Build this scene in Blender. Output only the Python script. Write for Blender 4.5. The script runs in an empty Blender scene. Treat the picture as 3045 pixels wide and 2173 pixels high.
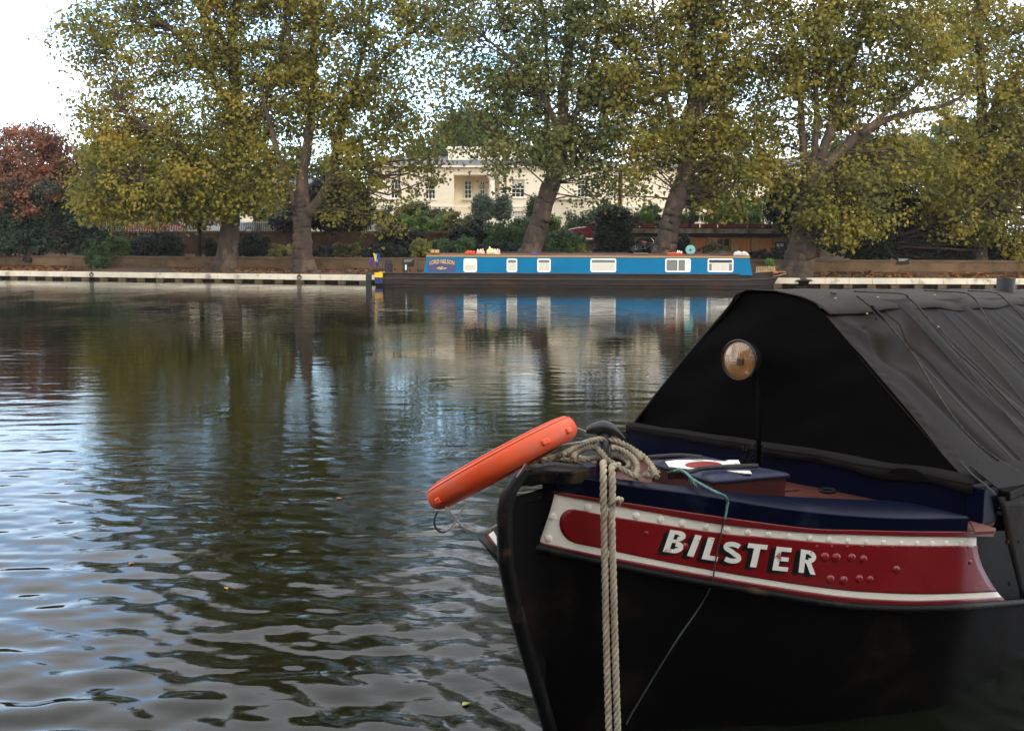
import bpy, bmesh, math, random
import numpy as np
from math import radians as R
# ---------------------------------------------------------------- camera, sky, sun
scn = bpy.context.scene
F = 3000.; H = 2.05; XC = 1522.5; YC = 1086.5
pitch = math.atan((YC - 730) / F); roll = math.atan(10 / 3045)
fw = np.array([0, math.cos(pitch), -math.sin(pitch)]); u0 = np.array([0, math.sin(pitch), math.cos(pitch)])
rt = math.cos(roll) * np.array([1., 0, 0]) + math.sin(roll) * u0; up = np.cross(rt, fw)
C0 = np.array([0, 0, H])
from mathutils import Matrix, Vector
cam = bpy.data.objects.new('camera', bpy.data.cameras.new('camera')); scn.collection.objects.link(cam)
M = Matrix((tuple(rt), tuple(up), tuple(-fw))).transposed().to_4x4(); M.translation = C0
cam.matrix_world = M
cam.data.sensor_width = 36; cam.data.lens = 36 * F / 3045; cam.data.clip_end = 5000; cam.data.clip_start = .05
scn.camera = cam
scn.render.resolution_x = 1024; scn.render.resolution_y = 730
w = bpy.data.worlds.new('World'); scn.world = w; w.use_nodes = True
nt = w.node_tree; nt.nodes.clear(); N = nt.nodes.new; L = nt.links.new
SUN_EL, SUN_AZ = 32, 150      # azimuth clockwise from +Y
sky = N('ShaderNodeTexSky'); sky.sky_type = 'NISHITA'; sky.sun_disc = False
sky.sun_elevation = R(SUN_EL); sky.sun_rotation = R(SUN_AZ); sky.air_density = 1.2; sky.dust_density = 2.5
tc = N('ShaderNodeTexCoord'); mp = N('ShaderNodeMapping'); mp.inputs['Scale'].default_value = (1, 1, 2.6)
mp.inputs['Location'].default_value = (.3, .1, .55)
n1 = N('ShaderNodeTexNoise'); n1.inputs['Scale'].default_value = 2.6; n1.inputs['Detail'].default_value = 8; n1.inputs['Roughness'].default_value = .58
rp = N('ShaderNodeValToRGB'); rp.color_ramp.elements[0].position = .40; rp.color_ramp.elements[1].position = .60
n2 = N('ShaderNodeTexNoise'); n2.inputs['Scale'].default_value = 3.2; n2.inputs['Detail'].default_value = 5
cl = N('ShaderNodeValToRGB'); cl.color_ramp.elements[0].position = .35; cl.color_ramp.elements[1].position = .65
cl.color_ramp.elements[0].color = (22, 22.5, 24.5, 1); cl.color_ramp.elements[1].color = (37, 36, 35.5, 1)
gain = N('ShaderNodeMix'); gain.data_type = 'RGBA'; gain.blend_type = 'MULTIPLY'; gain.inputs['Factor'].default_value = 1
gain.inputs[7].default_value = (5.0, 5.7, 6.6, 1)
mx = N('ShaderNodeMix'); mx.data_type = 'RGBA'
bg = N('ShaderNodeBackground'); bg.inputs['Strength'].default_value = .10
out = N('ShaderNodeOutputWorld')
L(tc.outputs['Generated'], mp.inputs['Vector']); L(mp.outputs[0], n1.inputs['Vector']); L(mp.outputs[0], n2.inputs['Vector'])
L(n1.outputs[0], rp.inputs[0]); L(n2.outputs[0], cl.inputs[0]); L(sky.outputs[0], gain.inputs[6])
L(rp.outputs[0], mx.inputs['Factor']); L(gain.outputs[2], mx.inputs[6]); L(cl.outputs[0], mx.inputs[7])
sp = N('ShaderNodeSeparateXYZ'); L(tc.outputs['Generated'], sp.inputs[0]); hi = N('ShaderNodeMapRange'); hi.inputs['From Min'].default_value = .26; hi.inputs['From Max'].default_value = .42; hi.interpolation_type = 'SMOOTHSTEP'
L(sp.outputs['Z'], hi.inputs[0]); mh = N('ShaderNodeMix'); mh.data_type = 'RGBA'; mh.inputs[7].default_value = (21, 21, 21.3, 1); hm_ = N('ShaderNodeMath'); hm_.operation = 'MULTIPLY'; hm_.inputs[1].default_value = .9
L(hi.outputs[0], hm_.inputs[0]); L(hm_.outputs[0], mh.inputs['Factor']); L(mx.outputs[2], mh.inputs[6]); L(mh.outputs[2], bg.inputs['Color']); L(bg.outputs[0], out.inputs[0])
sl = bpy.data.lights.new('sun', 'SUN'); sl.energy = 1.0; sl.angle = R(16); sl.color = (1, .9, .76)
so = bpy.data.objects.new('sun', sl); scn.collection.objects.link(so)
sd = Vector((math.sin(R(SUN_AZ)) * math.cos(R(SUN_EL)), math.cos(R(SUN_AZ)) * math.cos(R(SUN_EL)), math.sin(R(SUN_EL))))
so.rotation_euler = sd.to_track_quat('Z', 'Y').to_euler()
scn.view_settings.view_transform = 'Standard'; scn.view_settings.look = 'None'
scn.view_settings.exposure = -0.12; scn.view_settings.gamma = 1
scn.cycles.max_bounces = 6; scn.cycles.transparent_max_bounces = 8
scn.cycles.caustics_reflective = False; scn.cycles.caustics_refractive = False

# ---------------------------------------------------------------- measuring helpers
def ray(x, y): return fw + rt * (x - XC) / F - up * (y - YC) / F
def onz(x, y, z): d = ray(x, y); return C0 + d * (z - H) / d[2]
def onY(x, y, Y): d = ray(x, y); return C0 + d * Y / d[1]
def onpl(x, y, P, n): d = ray(x, y); return C0 + d * np.dot(np.array(P) - C0, n) / np.dot(d, n)
def proj(P):
    q = np.asarray(P) - C0; w_ = q @ fw
    return XC + F * (q @ rt) / w_, YC - F * (q @ up) / w_
V3 = lambda *a: np.array(a, float)

# ---------------------------------------------------------------- object helpers
ORG = {}
def tag(o, label=None, cat=None, group=None, kind=None):
    if label: o['label'] = label
    if cat: o['category'] = cat
    if group: o['group'] = group
    if kind: o['kind'] = kind
    return o
def empty(name, loc, label=None, cat=None, group=None):
    o = bpy.data.objects.new(name, None); scn.collection.objects.link(o); o.location = tuple(loc); o.empty_display_size = .2
    ORG[o.name] = np.array(loc, float); return tag(o, label, cat, group)
class MB:
    def __init__(s): s.v = []; s.f = []; s.m = []; s.n = 0
    def add(s, v, f, mi=0):
        v = np.asarray(v, float).reshape(-1, 3); s.v.append(v)
        s.f += [tuple(int(i) + s.n for i in q) for q in f]; s.m += [mi] * len(f); s.n += len(v); return s
    def box(s, lo, hi, mi=0, ax=None, o=(0, 0, 0)):
        lo = V3(*lo); hi = V3(*hi); c = [(x, y, z) for x in (lo[0], hi[0]) for y in (lo[1], hi[1]) for z in (lo[2], hi[2])]
        v = np.array(c)
        if ax is not None: v = np.array(o) + v @ np.array(ax)
        return s.add(v, [(0, 1, 3, 2), (4, 6, 7, 5), (0, 4, 5, 1), (2, 3, 7, 6), (0, 2, 6, 4), (1, 5, 7, 3)], mi)
    def tube(s, P, r, n=8, mi=0, caps=True, closed=False, flat=None):
        P = np.asarray(P, float); k = len(P); r = np.broadcast_to(np.asarray(r, float), (k,))
        T = np.roll(P, -1, 0) - np.roll(P, 1, 0) if closed else np.gradient(P, axis=0)
        T /= np.linalg.norm(T, axis=1)[:, None] + 1e-12
        a = V3(0, 0, 1) if abs(T[0][2]) < .9 else V3(1, 0, 0)
        u = np.cross(T[0], a); u /= np.linalg.norm(u); vs = []
        for i in range(k):
            u = u - T[i] * (u @ T[i]); u /= np.linalg.norm(u) + 1e-12; b = np.cross(T[i], u)
            for j in range(n):
                t = 2 * math.pi * j / n; vs.append(P[i] + r[i] * (math.cos(t) * u + math.sin(t) * b))
        fs = []
        for i in range(k if closed else k - 1):
            i2 = (i + 1) % k
            for j in range(n): fs.append((i * n + j, i * n + (j + 1) % n, i2 * n + (j + 1) % n, i2 * n + j))
        if caps and not closed: fs += [tuple(range(n))[::-1], tuple(range((k - 1) * n, k * n))]
        return s.add(vs, fs, mi)
    def grid(s, G, mi=0, close_u=False, close_v=False):
        G = np.asarray(G, float); a, b = G.shape[:2]
        fs = [(i * b + j, i * b + (j + 1) % b, ((i + 1) % a) * b + (j + 1) % b, ((i + 1) % a) * b + j)
              for i in range(a if close_u else a - 1) for j in range(b if close_v else b - 1)]
        return s.add(G.reshape(-1, 3), fs, mi)
    def slab(s, G, nrm, th, mi=0):
        """closed sheet: grid G thickened by th against nrm"""
        G = np.asarray(G, float); a, b = G.shape[:2]; G2 = G - np.asarray(nrm) * th
        n = a * b; fs = []
        for i in range(a - 1):
            for j in range(b - 1):
                q = (i * b + j, i * b + j + 1, (i + 1) * b + j + 1, (i + 1) * b + j); fs += [q, tuple(x + n for x in q[::-1])]
        rim = [i * b for i in range(a)] + [(a - 1) * b + j for j in range(1, b)] + [i * b + b - 1 for i in range(a - 2, -1, -1)] + [j for j in range(b - 2, 0, -1)]
        for x, y in zip(rim, rim[1:] + rim[:1]): fs.append((x, y, y + n, x + n))
        return s.add(np.concatenate([G.reshape(-1, 3), G2.reshape(-1, 3)]), fs, mi)
    def ball(s, c, r, nu=14, nv=8, mi=0, ax=None, v0=-90, v1=90):
        r = np.broadcast_to(np.asarray(r, float), (3,)); G = []
        for i in range(nv + 1):
            t = R(v0 + (v1 - v0) * i / nv)
            G.append([(math.cos(t) * math.cos(2 * math.pi * j / nu) * r[0], math.cos(t) * math.sin(2 * math.pi * j / nu) * r[1], math.sin(t) * r[2]) for j in range(nu)])
        G = np.array(G)
        if ax is not None: G = G @ np.array(ax)
        return s.grid(G + np.array(c), mi, close_v=True)
    def build(s, name, mats, parent=None, smooth=False, bevel=0, fix=True, **kw):
        me = bpy.data.meshes.new(name); v = np.concatenate(s.v)
        org = np.zeros(3)
        if parent is not None:
            q = parent
            while q.parent: q = q.parent
            org = ORG.get(q.name, np.zeros(3))
        me.from_pydata([tuple(p) for p in (v - org)], [], s.f)
        if not isinstance(mats, (list, tuple)): mats = [mats]
        for m_ in mats: me.materials.append(m_)
        if len(mats) > 1: me.polygons.foreach_set('material_index', s.m)
        if fix:
            bm = bmesh.new(); bm.from_mesh(me); bmesh.ops.recalc_face_normals(bm, faces=bm.faces)
            bm.to_mesh(me); bm.free()
        if smooth: me.polygons.foreach_set('use_smooth', [True] * len(me.polygons))
        o = bpy.data.objects.new(name, me); scn.collection.objects.link(o)
        if parent: o.parent = parent
        if bevel:
            b = o.modifiers.new('bevel', 'BEVEL'); b.width = bevel; b.segments = 2; b.limit_method = 'ANGLE'; b.angle_limit = R(35)
            me.polygons.foreach_set('use_smooth', [True] * len(me.polygons))
            b.harden_normals = True
        return tag(o, **kw) if kw else o
def fast(name, v, k, mats, parent=None, mi=None, smooth=False):
    """mesh of independent k-gons; v is (n*k,3)"""
    org = np.zeros(3)
    if parent is not None: org = ORG.get(parent.name, np.zeros(3))
    v = np.asarray(v, np.float32) - org.astype(np.float32); n = len(v) // k
    me = bpy.data.meshes.new(name); me.vertices.add(n * k); me.vertices.foreach_set('co', v.astype(np.float32).ravel())
    me.loops.add(n * k); me.loops.foreach_set('vertex_index', np.arange(n * k, dtype=np.int32))
    me.polygons.add(n); me.polygons.foreach_set('loop_start', np.arange(0, n * k, k, dtype=np.int32))
    me.polygons.foreach_set('loop_total', np.full(n, k, np.int32))
    for m_ in (mats if isinstance(mats, list) else [mats]): me.materials.append(m_)
    if mi is not None: me.polygons.foreach_set('material_index', np.asarray(mi, np.int32))
    me.update(calc_edges=True); me.validate()
    o = bpy.data.objects.new(name, me); scn.collection.objects.link(o)
    if parent: o.parent = parent
    return o
def fbm2(x, y, seed=0, oct=4, f=1., g=.5):
    rs = np.random.RandomState(seed); out = np.zeros(np.broadcast(x, y).shape); a = 1.
    for _ in range(oct):
        for k in range(4):
            t = rs.rand() * 6.283; ph = rs.rand() * 6.283; ff = f * (.7 + .6 * rs.rand())
            out += a * .5 * np.sin(ff * (np.cos(t) * x + np.sin(t) * y) + ph + 1.3 * np.sin(ff * .6 * (np.cos(t + 1.3) * x + np.sin(t + 1.3) * y) + ph * 2))
        a *= g; f *= 2.
    return out

# ---------------------------------------------------------------- materials
def srgb(h):
    c = [int(h[i:i + 2], 16) / 255 for i in (0, 2, 4)]
    return tuple(((x + .055) / 1.055) ** 2.4 if x > .04 else x / 12.92 for x in c)
def mat(name, col, rough=.6, var=.0, vscale=3., bump=.0, bscale=20., spec=.5, metal=0, col2=None, dirt=None, dscale=1.5, dlo=.5, dhi=.7, coat=0, stretch=None, bdist=.01):
    m = bpy.data.materials.new(name); m.use_nodes = True; t = m.node_tree; b = t.nodes['Principled BSDF']
    n = t.nodes.new; l = t.links.new
    b.inputs['Roughness'].default_value = rough; b.inputs['Metallic'].default_value = metal
    b.inputs['Specular IOR Level'].default_value = spec; b.inputs['Coat Weight'].default_value = coat; b.inputs['Coat Roughness'].default_value = .08
    tcn = n('ShaderNodeTexCoord'); src = tcn.outputs['Object']
    if stretch:
        mpn = n('ShaderNodeMapping'); mpn.inputs['Scale'].default_value = stretch; l(src, mpn.inputs[0]); src = mpn.outputs[0]
    cs = (*col, 1)
    sock = None
    if var or col2:
        z = n('ShaderNodeTexNoise'); z.inputs['Scale'].default_value = vscale; z.inputs['Detail'].default_value = 6; l(src, z.inputs['Vector'])
        r_ = n('ShaderNodeValToRGB'); r_.color_ramp.elements[0].position = .32; r_.color_ramp.elements[1].position = .68
        c2 = col2 if col2 else tuple(min(1, c * (1 + var)) for c in col); c1 = col if col2 else tuple(c * (1 - var) for c in col)
        r_.color_ramp.elements[0].color = (*c1, 1); r_.color_ramp.elements[1].color = (*c2, 1); l(z.outputs[0], r_.inputs[0]); sock = r_.outputs[0]
    if dirt:
        z2 = n('ShaderNodeTexNoise'); z2.inputs['Scale'].default_value = dscale; z2.inputs['Detail'].default_value = 8; z2.inputs['Roughness'].default_value = .65; l(src, z2.inputs['Vector'])
        r2 = n('ShaderNodeValToRGB'); r2.color_ramp.elements[0].position = dlo; r2.color_ramp.elements[1].position = dhi; l(z2.outputs[0], r2.inputs[0])
        mm = n('ShaderNodeMix'); mm.data_type = 'RGBA'; l(r2.outputs[0], mm.inputs['Factor'])
        if sock: l(sock, mm.inputs[6])
        else: mm.inputs[6].default_value = cs
        mm.inputs[7].default_value = (*dirt, 1); sock = mm.outputs[2]
        rr = n('ShaderNodeMapRange'); rr.inputs['To Min'].default_value = rough; rr.inputs['To Max'].default_value = min(1, rough + .3); l(r2.outputs[0], rr.inputs[0]); l(rr.outputs[0], b.inputs['Roughness'])
    if sock: l(sock, b.inputs['Base Color'])
    else: b.inputs['Base Color'].default_value = cs
    if bump:
        z3 = n('ShaderNodeTexNoise'); z3.inputs['Scale'].default_value = bscale; z3.inputs['Detail'].default_value = 5; l(src, z3.inputs['Vector'])
        bp = n('ShaderNodeBump'); bp.inputs['Strength'].default_value = bump; bp.inputs['Distance'].default_value = bdist; l(z3.outputs[0], bp.inputs['Height']); l(bp.outputs[0], b.inputs['Normal'])
    return m
def leafmat(name, cols, trans=.35, nscale=.5, rough=.55):
    """cols: list of (pos,color) ramp over per-leaf random + clump noise"""
    m = bpy.data.materials.new(name); m.use_nodes = True; t = m.node_tree; b = t.nodes['Principled BSDF']; n = t.nodes.new; l = t.links.new
    b.inputs['Roughness'].default_value = rough; b.inputs['Specular IOR Level'].default_value = .3
    g = n('ShaderNodeNewGeometry'); z = n('ShaderNodeTexNoise'); z.inputs['Scale'].default_value = nscale; z.inputs['Detail'].default_value = 3
    tcn = n('ShaderNodeTexCoord'); l(tcn.outputs['Object'], z.inputs['Vector'])
    a = n('ShaderNodeMath'); a.operation = 'MULTIPLY_ADD'; a.inputs[1].default_value = .34; l(g.outputs['Random Per Island'], a.inputs[0])
    s_ = n('ShaderNodeMath'); s_.operation = 'MULTIPLY_ADD'; s_.inputs[1].default_value = 1.6; s_.inputs[2].default_value = -.47; l(z.outputs[0], s_.inputs[0]); l(s_.outputs[0], a.inputs[2])
    r_ = n('ShaderNodeValToRGB'); e = r_.color_ramp.elements
    e[0].position, e[0].color = cols[0][0], (*cols[0][1], 1); e[1].position, e[1].color = cols[-1][0], (*cols[-1][1], 1)
    for p_, c_ in cols[1:-1]: q = e.new(p_); q.color = (*c_, 1)
    l(a.outputs[0], r_.inputs[0]); l(r_.outputs[0], b.inputs['Base Color'])
    tr = n('ShaderNodeBsdfTranslucent'); l(r_.outputs[0], tr.inputs['Color']); ms = n('ShaderNodeMixShader'); ms.inputs[0].default_value = trans
    o = t.nodes['Material Output']; l(b.outputs[0], ms.inputs[1]); l(tr.outputs[0], ms.inputs[2]); l(ms.outputs[0], o.inputs['Surface'])
    return m
# ---------------------------------------------------------------- water
def water_height(X, Y, dx, dy):
    rs = np.random.RandomState(5); z = np.zeros_like(X)
    warp = .25 * fbm2(X, Y, 9, 2, .5)
    near = np.clip((12.0 - Y) / 8.0, 0, 1) ** 1.3
    patch = np.clip(.62 + .5 * fbm2(X * .5, Y * .35, 12, 3, .5), .15, 1.5)
    for i in range(70):
        lam = .16 * (3.6 / .16) ** (i / 69.)
        th = rs.normal(0, .60 if lam < .5 else .30) + math.pi / 2 + (.12 if i % 3 else -.35)
        k = 2 * math.pi / lam; ph = rs.rand() * 6.283
        res = np.clip(lam / (2.4 * dy) - .8, 0, 1) * np.clip(lam / (3.2 * dx * abs(math.cos(th)) + 1e-6) - 1, 0, 1)
        # slope budget per component
        s_near = .026 * math.exp(-((math.log(lam / .30)) / .42) ** 2) + .012 * math.exp(-((math.log(lam / .80)) / .35) ** 2) + .015 * math.exp(-((math.log(lam / .17)) / .25) ** 2)
        s_mid = .0058 * math.exp(-((math.log(lam / .42)) / .72) ** 2)
        s = (s_near * near + s_mid * patch)
        arg = k * (math.cos(th) * (X + warp) + math.sin(th) * (Y + warp * .6)) + ph
        z += res * s / k * (np.sin(arg) + .22 * np.cos(2 * arg))
    return z
nr, nc = 1250, 740
yy = 1.2 * (66 / 1.2) ** (np.linspace(0, 1, nr)); cc = np.linspace(-1, 1, nc)
YY, CCx = np.meshgrid(yy, cc, indexing='ij')
WX = CCx * (YY + 5) * .66; dyy = np.gradient(yy)[:, None] * np.ones_like(WX); dxx = (YY + 5) * .66 * 2 / nc
WZ = water_height(WX, YY, dxx, dyy)
me = bpy.data.meshes.new('canal_water')
v = np.stack([WX, YY, WZ], -1).reshape(-1, 3).astype(np.float32)
idx = np.arange(nr * nc).reshape(nr, nc)
q = np.stack([idx[:-1, :-1], idx[:-1, 1:], idx[1:, 1:], idx[1:, :-1]], -1).reshape(-1, 4).astype(np.int32)
me.vertices.add(len(v)); me.vertices.foreach_set('co', v.ravel()); me.loops.add(q.size); me.loops.foreach_set('vertex_index', q.ravel())
me.polygons.add(len(q)); me.polygons.foreach_set('loop_start', np.arange(0, q.size, 4, dtype=np.int32)); me.polygons.foreach_set('loop_total', np.full(len(q), 4, np.int32))
me.polygons.foreach_set('use_smooth', np.ones(len(q), bool)); me.update(calc_edges=True)
wat = bpy.data.materials.new('canal_water'); wat.use_nodes = True; t = wat.node_tree; b = t.nodes['Principled BSDF']; n = t.nodes.new; l = t.links.new
b.inputs['Base Color'].default_value = (.006, .0075, .0035, 1); b.inputs['Roughness'].default_value = .025; b.inputs['IOR'].default_value = 1.34
tcn = n('ShaderNodeTexCoord'); prev = None
for sc_, st, dist, dt, strn in (((1.0, 2.3, 1), 2.6, .0055, 2, .42), ((1.2, 2.6, 1), 13., .0018, 3, .55)):
    mpn = n('ShaderNodeMapping'); mpn.inputs['Scale'].default_value = sc_; mpn.inputs['Rotation'].default_value = (0, 0, .15)
    z = n('ShaderNodeTexNoise'); z.inputs['Scale'].default_value = st; z.inputs['Detail'].default_value = dt; z.inputs['Distortion'].default_value = .3
    bp = n('ShaderNodeBump'); bp.inputs['Strength'].default_value = strn; bp.inputs['Distance'].default_value = dist
    l(tcn.outputs['Object'], mpn.inputs[0]); l(mpn.outputs[0], z.inputs['Vector']); l(z.outputs[0], bp.inputs['Height'])
    if st > 5:      # fine ripples come in patches (cat's paws)
        pn = n('ShaderNodeTexNoise'); pn.inputs['Scale'].default_value = .35; pn.inputs['Detail'].default_value = 4; pn.inputs['Distortion'].default_value = .8
        mp2 = n('ShaderNodeMapping'); mp2.inputs['Scale'].default_value = (1, .7, 1); l(tcn.outputs['Object'], mp2.inputs[0]); l(mp2.outputs[0], pn.inputs['Vector'])
        mr = n('ShaderNodeMapRange'); mr.inputs['From Min'].default_value = .42; mr.inputs['From Max'].default_value = .62; mr.inputs['To Min'].default_value = .08; mr.inputs['To Max'].default_value = .7
        l(pn.outputs[0], mr.inputs[0]); l(mr.outputs[0], bp.inputs['Strength'])
    if prev: l(prev, bp.inputs['Normal'])
    prev = bp.outputs[0]
l(prev, b.inputs['Normal'])
me.materials.append(wat)
water = bpy.data.objects.new('canal_water', me); scn.collection.objects.link(water); tag(water, kind='structure')

# ---------------------------------------------------------------- far bank
ZK = .45
bank_px = [(-900, 1.6 * 3000 / 66), (0, 4800 / 79.6), (560, 4800 / 84.5), (1080, 4800 / 88.5), (1700, 52.9), (2340, 51.7), (3045, 51.6), (4000, 52)]
bx = np.array([(p[0] - XC) / F * p[1] for p in bank_px]); by = np.array([p[1] for p in bank_px])
def bankY(X): return np.interp(X, bx, by)
xs = np.arange(-62, 46, 1.2)
m_kerb = mat('pale_stone', srgb('cfc4ae'), .8, .12, 1.2, dirt=srgb('6d6250'), dscale=1.6, dlo=.56, dhi=.74, bump=.3, bscale=9)
m_black = mat('dark_void', (.006, .005, .004), .9)
m_pier = mat('old_quay_brick', srgb('5d4c38'), .9, .3, 6)
kb = MB()
for a_, b_ in zip(xs[:-1], xs[1:]):
    g = .006
    pa, pb = V3(a_ + g, bankY(a_ + g), 0), V3(b_ - g, bankY(b_ - g), 0)
    d = (pb - pa); Ln = np.linalg.norm(d); d /= Ln; nn = V3(-d[1], d[0], 0)
    if int(round((a_ - xs[0]) / 1.2)) % 1 == 0: kb.box((0, 0, ZK - .30), (Ln, .55, ZK), 0, (d, nn, (0, 0, 1)), pa)
ko = kb.build('quay_edge', m_kerb, bevel=.015); tag(ko, kind='structure')
kb = MB()
for a_ in xs[::1]:
    p = V3(a_, bankY(a_) + .10, 0); kb.box((-.22, 0, -.6), (.22, .5, ZK - .303), 0, None)
    kb.v[-1] += p
tag(kb.build('quay_piers', m_pier), kind='structure')
# ground sheet: from behind the quay to the horizon
gx = np.concatenate([[-400, -150], xs, [150, 400]]); offs = [.25, .45, 1.2, 2.5, 3.6, 4.6, 6, 8, 10.4, 10.7, 13, 16, 24, 45, 120, 400]
zz = [-.8, ZK - .012, ZK + .03, ZK + .10, ZK + .2, ZK + .3, 1.18, 1.3, 1.42, 1.5, 2.35, 2.45, 2.5, 2.7, 3, 3]
G = np.array([[(X, bankY(X) + o_, z_ + (.035 * fbm2(X, o_, 3, 3, 1.5) if .4 < o_ < 5 else 0)) for X in gx] for o_, z_ in zip(offs, zz)])
m_soil = mat('leaf_litter', srgb('33241a'), .95, col2=srgb('66421f'), vscale=5, bump=.8, bscale=14, dirt=srgb('2b2216'), dscale=.5, dlo=.45, dhi=.7)
tag(MB().grid(G).build('ground', m_soil, smooth=True, fix=False), kind='structure')
# fallen leaves on the bank
rs = np.random.RandomState(2); nl = 9000
lx = rs.uniform(-40, 34, nl); lo_ = rs.beta(1.2, 1.6, nl) * 4 + .35; keep = fbm2(lx, lo_ * 2, 4, 3, .35) > -.4; lx = lx[keep]; lo_ = lo_[keep]; nl = len(lx)
zb = np.interp(lo_, offs, zz) + .035; s_ = rs.uniform(.05, .13, nl); th = rs.rand(nl) * 6.28
Cn = np.stack([lx, bankY(lx) + lo_, zb], -1); e1 = np.stack([np.cos(th), np.sin(th), rs.normal(0, .25, nl)], -1) * s_[:, None]; e2 = np.stack([-np.sin(th), np.cos(th), rs.normal(0, .35, nl)], -1) * s_[:, None] * .7
m_fall = leafmat('fallen_leaves', [(.1, srgb('3c2412')), (.4, srgb('6e4420')), (.65, srgb('8a5a26')), (.9, srgb('a67838'))], .1, 1.)
lf = fast('fallen_leaves', np.stack([Cn - e1, Cn + e2, Cn + e1, Cn - e2], 1).reshape(-1, 3), 4, m_fall); tag(lf, kind='stuff')
# near bank behind the viewpoint, out of view; foliage added below darkens the near boat
nb_ = MB(); X = np.arange(-70, 71, 10.); nb_.grid(np.array([[(x, y, z) for x in X] for y, z in ((1.3, -1), (1.3, .5), (.9, .5), (-6, .52), (-60, .8))])); tag(nb_.build('near_bank', m_soil, fix=False), kind='structure')
# low wall behind the towpath
m_wall = mat('brown_render', srgb('654e36'), .9, .2, .8, dirt=srgb('3a2c1e'), dscale=1.1, dlo=.5, dhi=.72, bump=.4, bscale=8, stretch=(1, 1, 1.6))
m_cope = mat('wall_coping', srgb('5e4a36'), .9, .25, 1.5, bump=.4, bscale=10)
def wall_line(name, off, z0, z1, x0, x1, th, label, step=2.4, cope=.12, mw=None, mc=None):
    r0 = empty(name, (0, bankY(0) + off, z0), label, 'wall'); a = MB(); c = MB(); X = np.arange(x0, x1 + .01, step)
    F0 = np.array([[(x, bankY(x) + off, z) for x in X] for z in (z0 - .3, z1 - cope)]); a.slab(F0, (0, -1, 0), th)
    c.slab(np.array([[(x, bankY(x) + off - .05, z) for x in X] for z in (z1 - cope + .002, z1)]), (0, -1, 0), th + .1)
    a.build('wall_face', mw or m_wall, r0); c.build('coping', mc or m_cope, r0, bevel=.02); return r0
wall_line('garden_wall', 3.9, .7, 1.33, -64, 46, .3, 'low brown rendered wall with rounded coping along the far towpath')
m_brick = mat('weathered_brick', srgb('5b4430'), .9, .25, 2.5, dirt=srgb('2c221a'), dscale=.6, dlo=.45, dhi=.7, bump=.4, bscale=12)
wall_line('street_wall', 10.5, 1.3, 2.92, -64, 3.6, .35, 'taller dark brick wall behind the shrubs under the street railings', mw=m_brick)
# pale parapet and railings on the street edge
m_pale = mat('cream_paint', srgb('d9cfae'), .7, .06, 2)
m_rail = mat('railing_paint', srgb('dcd7c8'), .5); m_railk = mat('black_iron', (.012, .012, .013), .45)
def railings(name, x0, x1, off, z0, z1, m_, label, gap=.13, r_=.011):
    r0 = empty(name, ((x0 + x1) / 2, bankY((x0 + x1) / 2) + off, z0), label, 'railings'); g = MB(); h = MB()
    for x in np.arange(x0, x1, gap): g.box((x - r_, bankY(x) + off - r_, z0), (x + r_, bankY(x) + off + r_, z1))
    for z in (z0 + .1, z1 - .08): h.tube([(x, bankY(x) + off, z) for x in np.linspace(x0, x1, 12)], .02, 5)
    g.build('bars', m_, r0); h.build('rail', m_, r0); return r0
railings('street_railings', -34, -8, 11.6, 2.6, 3.6, m_rail, 'pale street railings above the brick wall on the left')
railings('garden_railings', 5.0, 8.6, 12.0, 2.6, 3.7, m_railk, 'black garden railings just right of the second leaning plane trunk')
# street
st_ = MB(); X = np.arange(-70, 60, 5.); st_.grid(np.array([[(x, bankY(x) + o_, 2.47 + (o_ - 17) * .002) for x in X] for o_ in (17, 25)]))
tag(st_.build('street', mat('asphalt', (.05, .05, .052), .9, .2, 3)), kind='structure')

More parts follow.
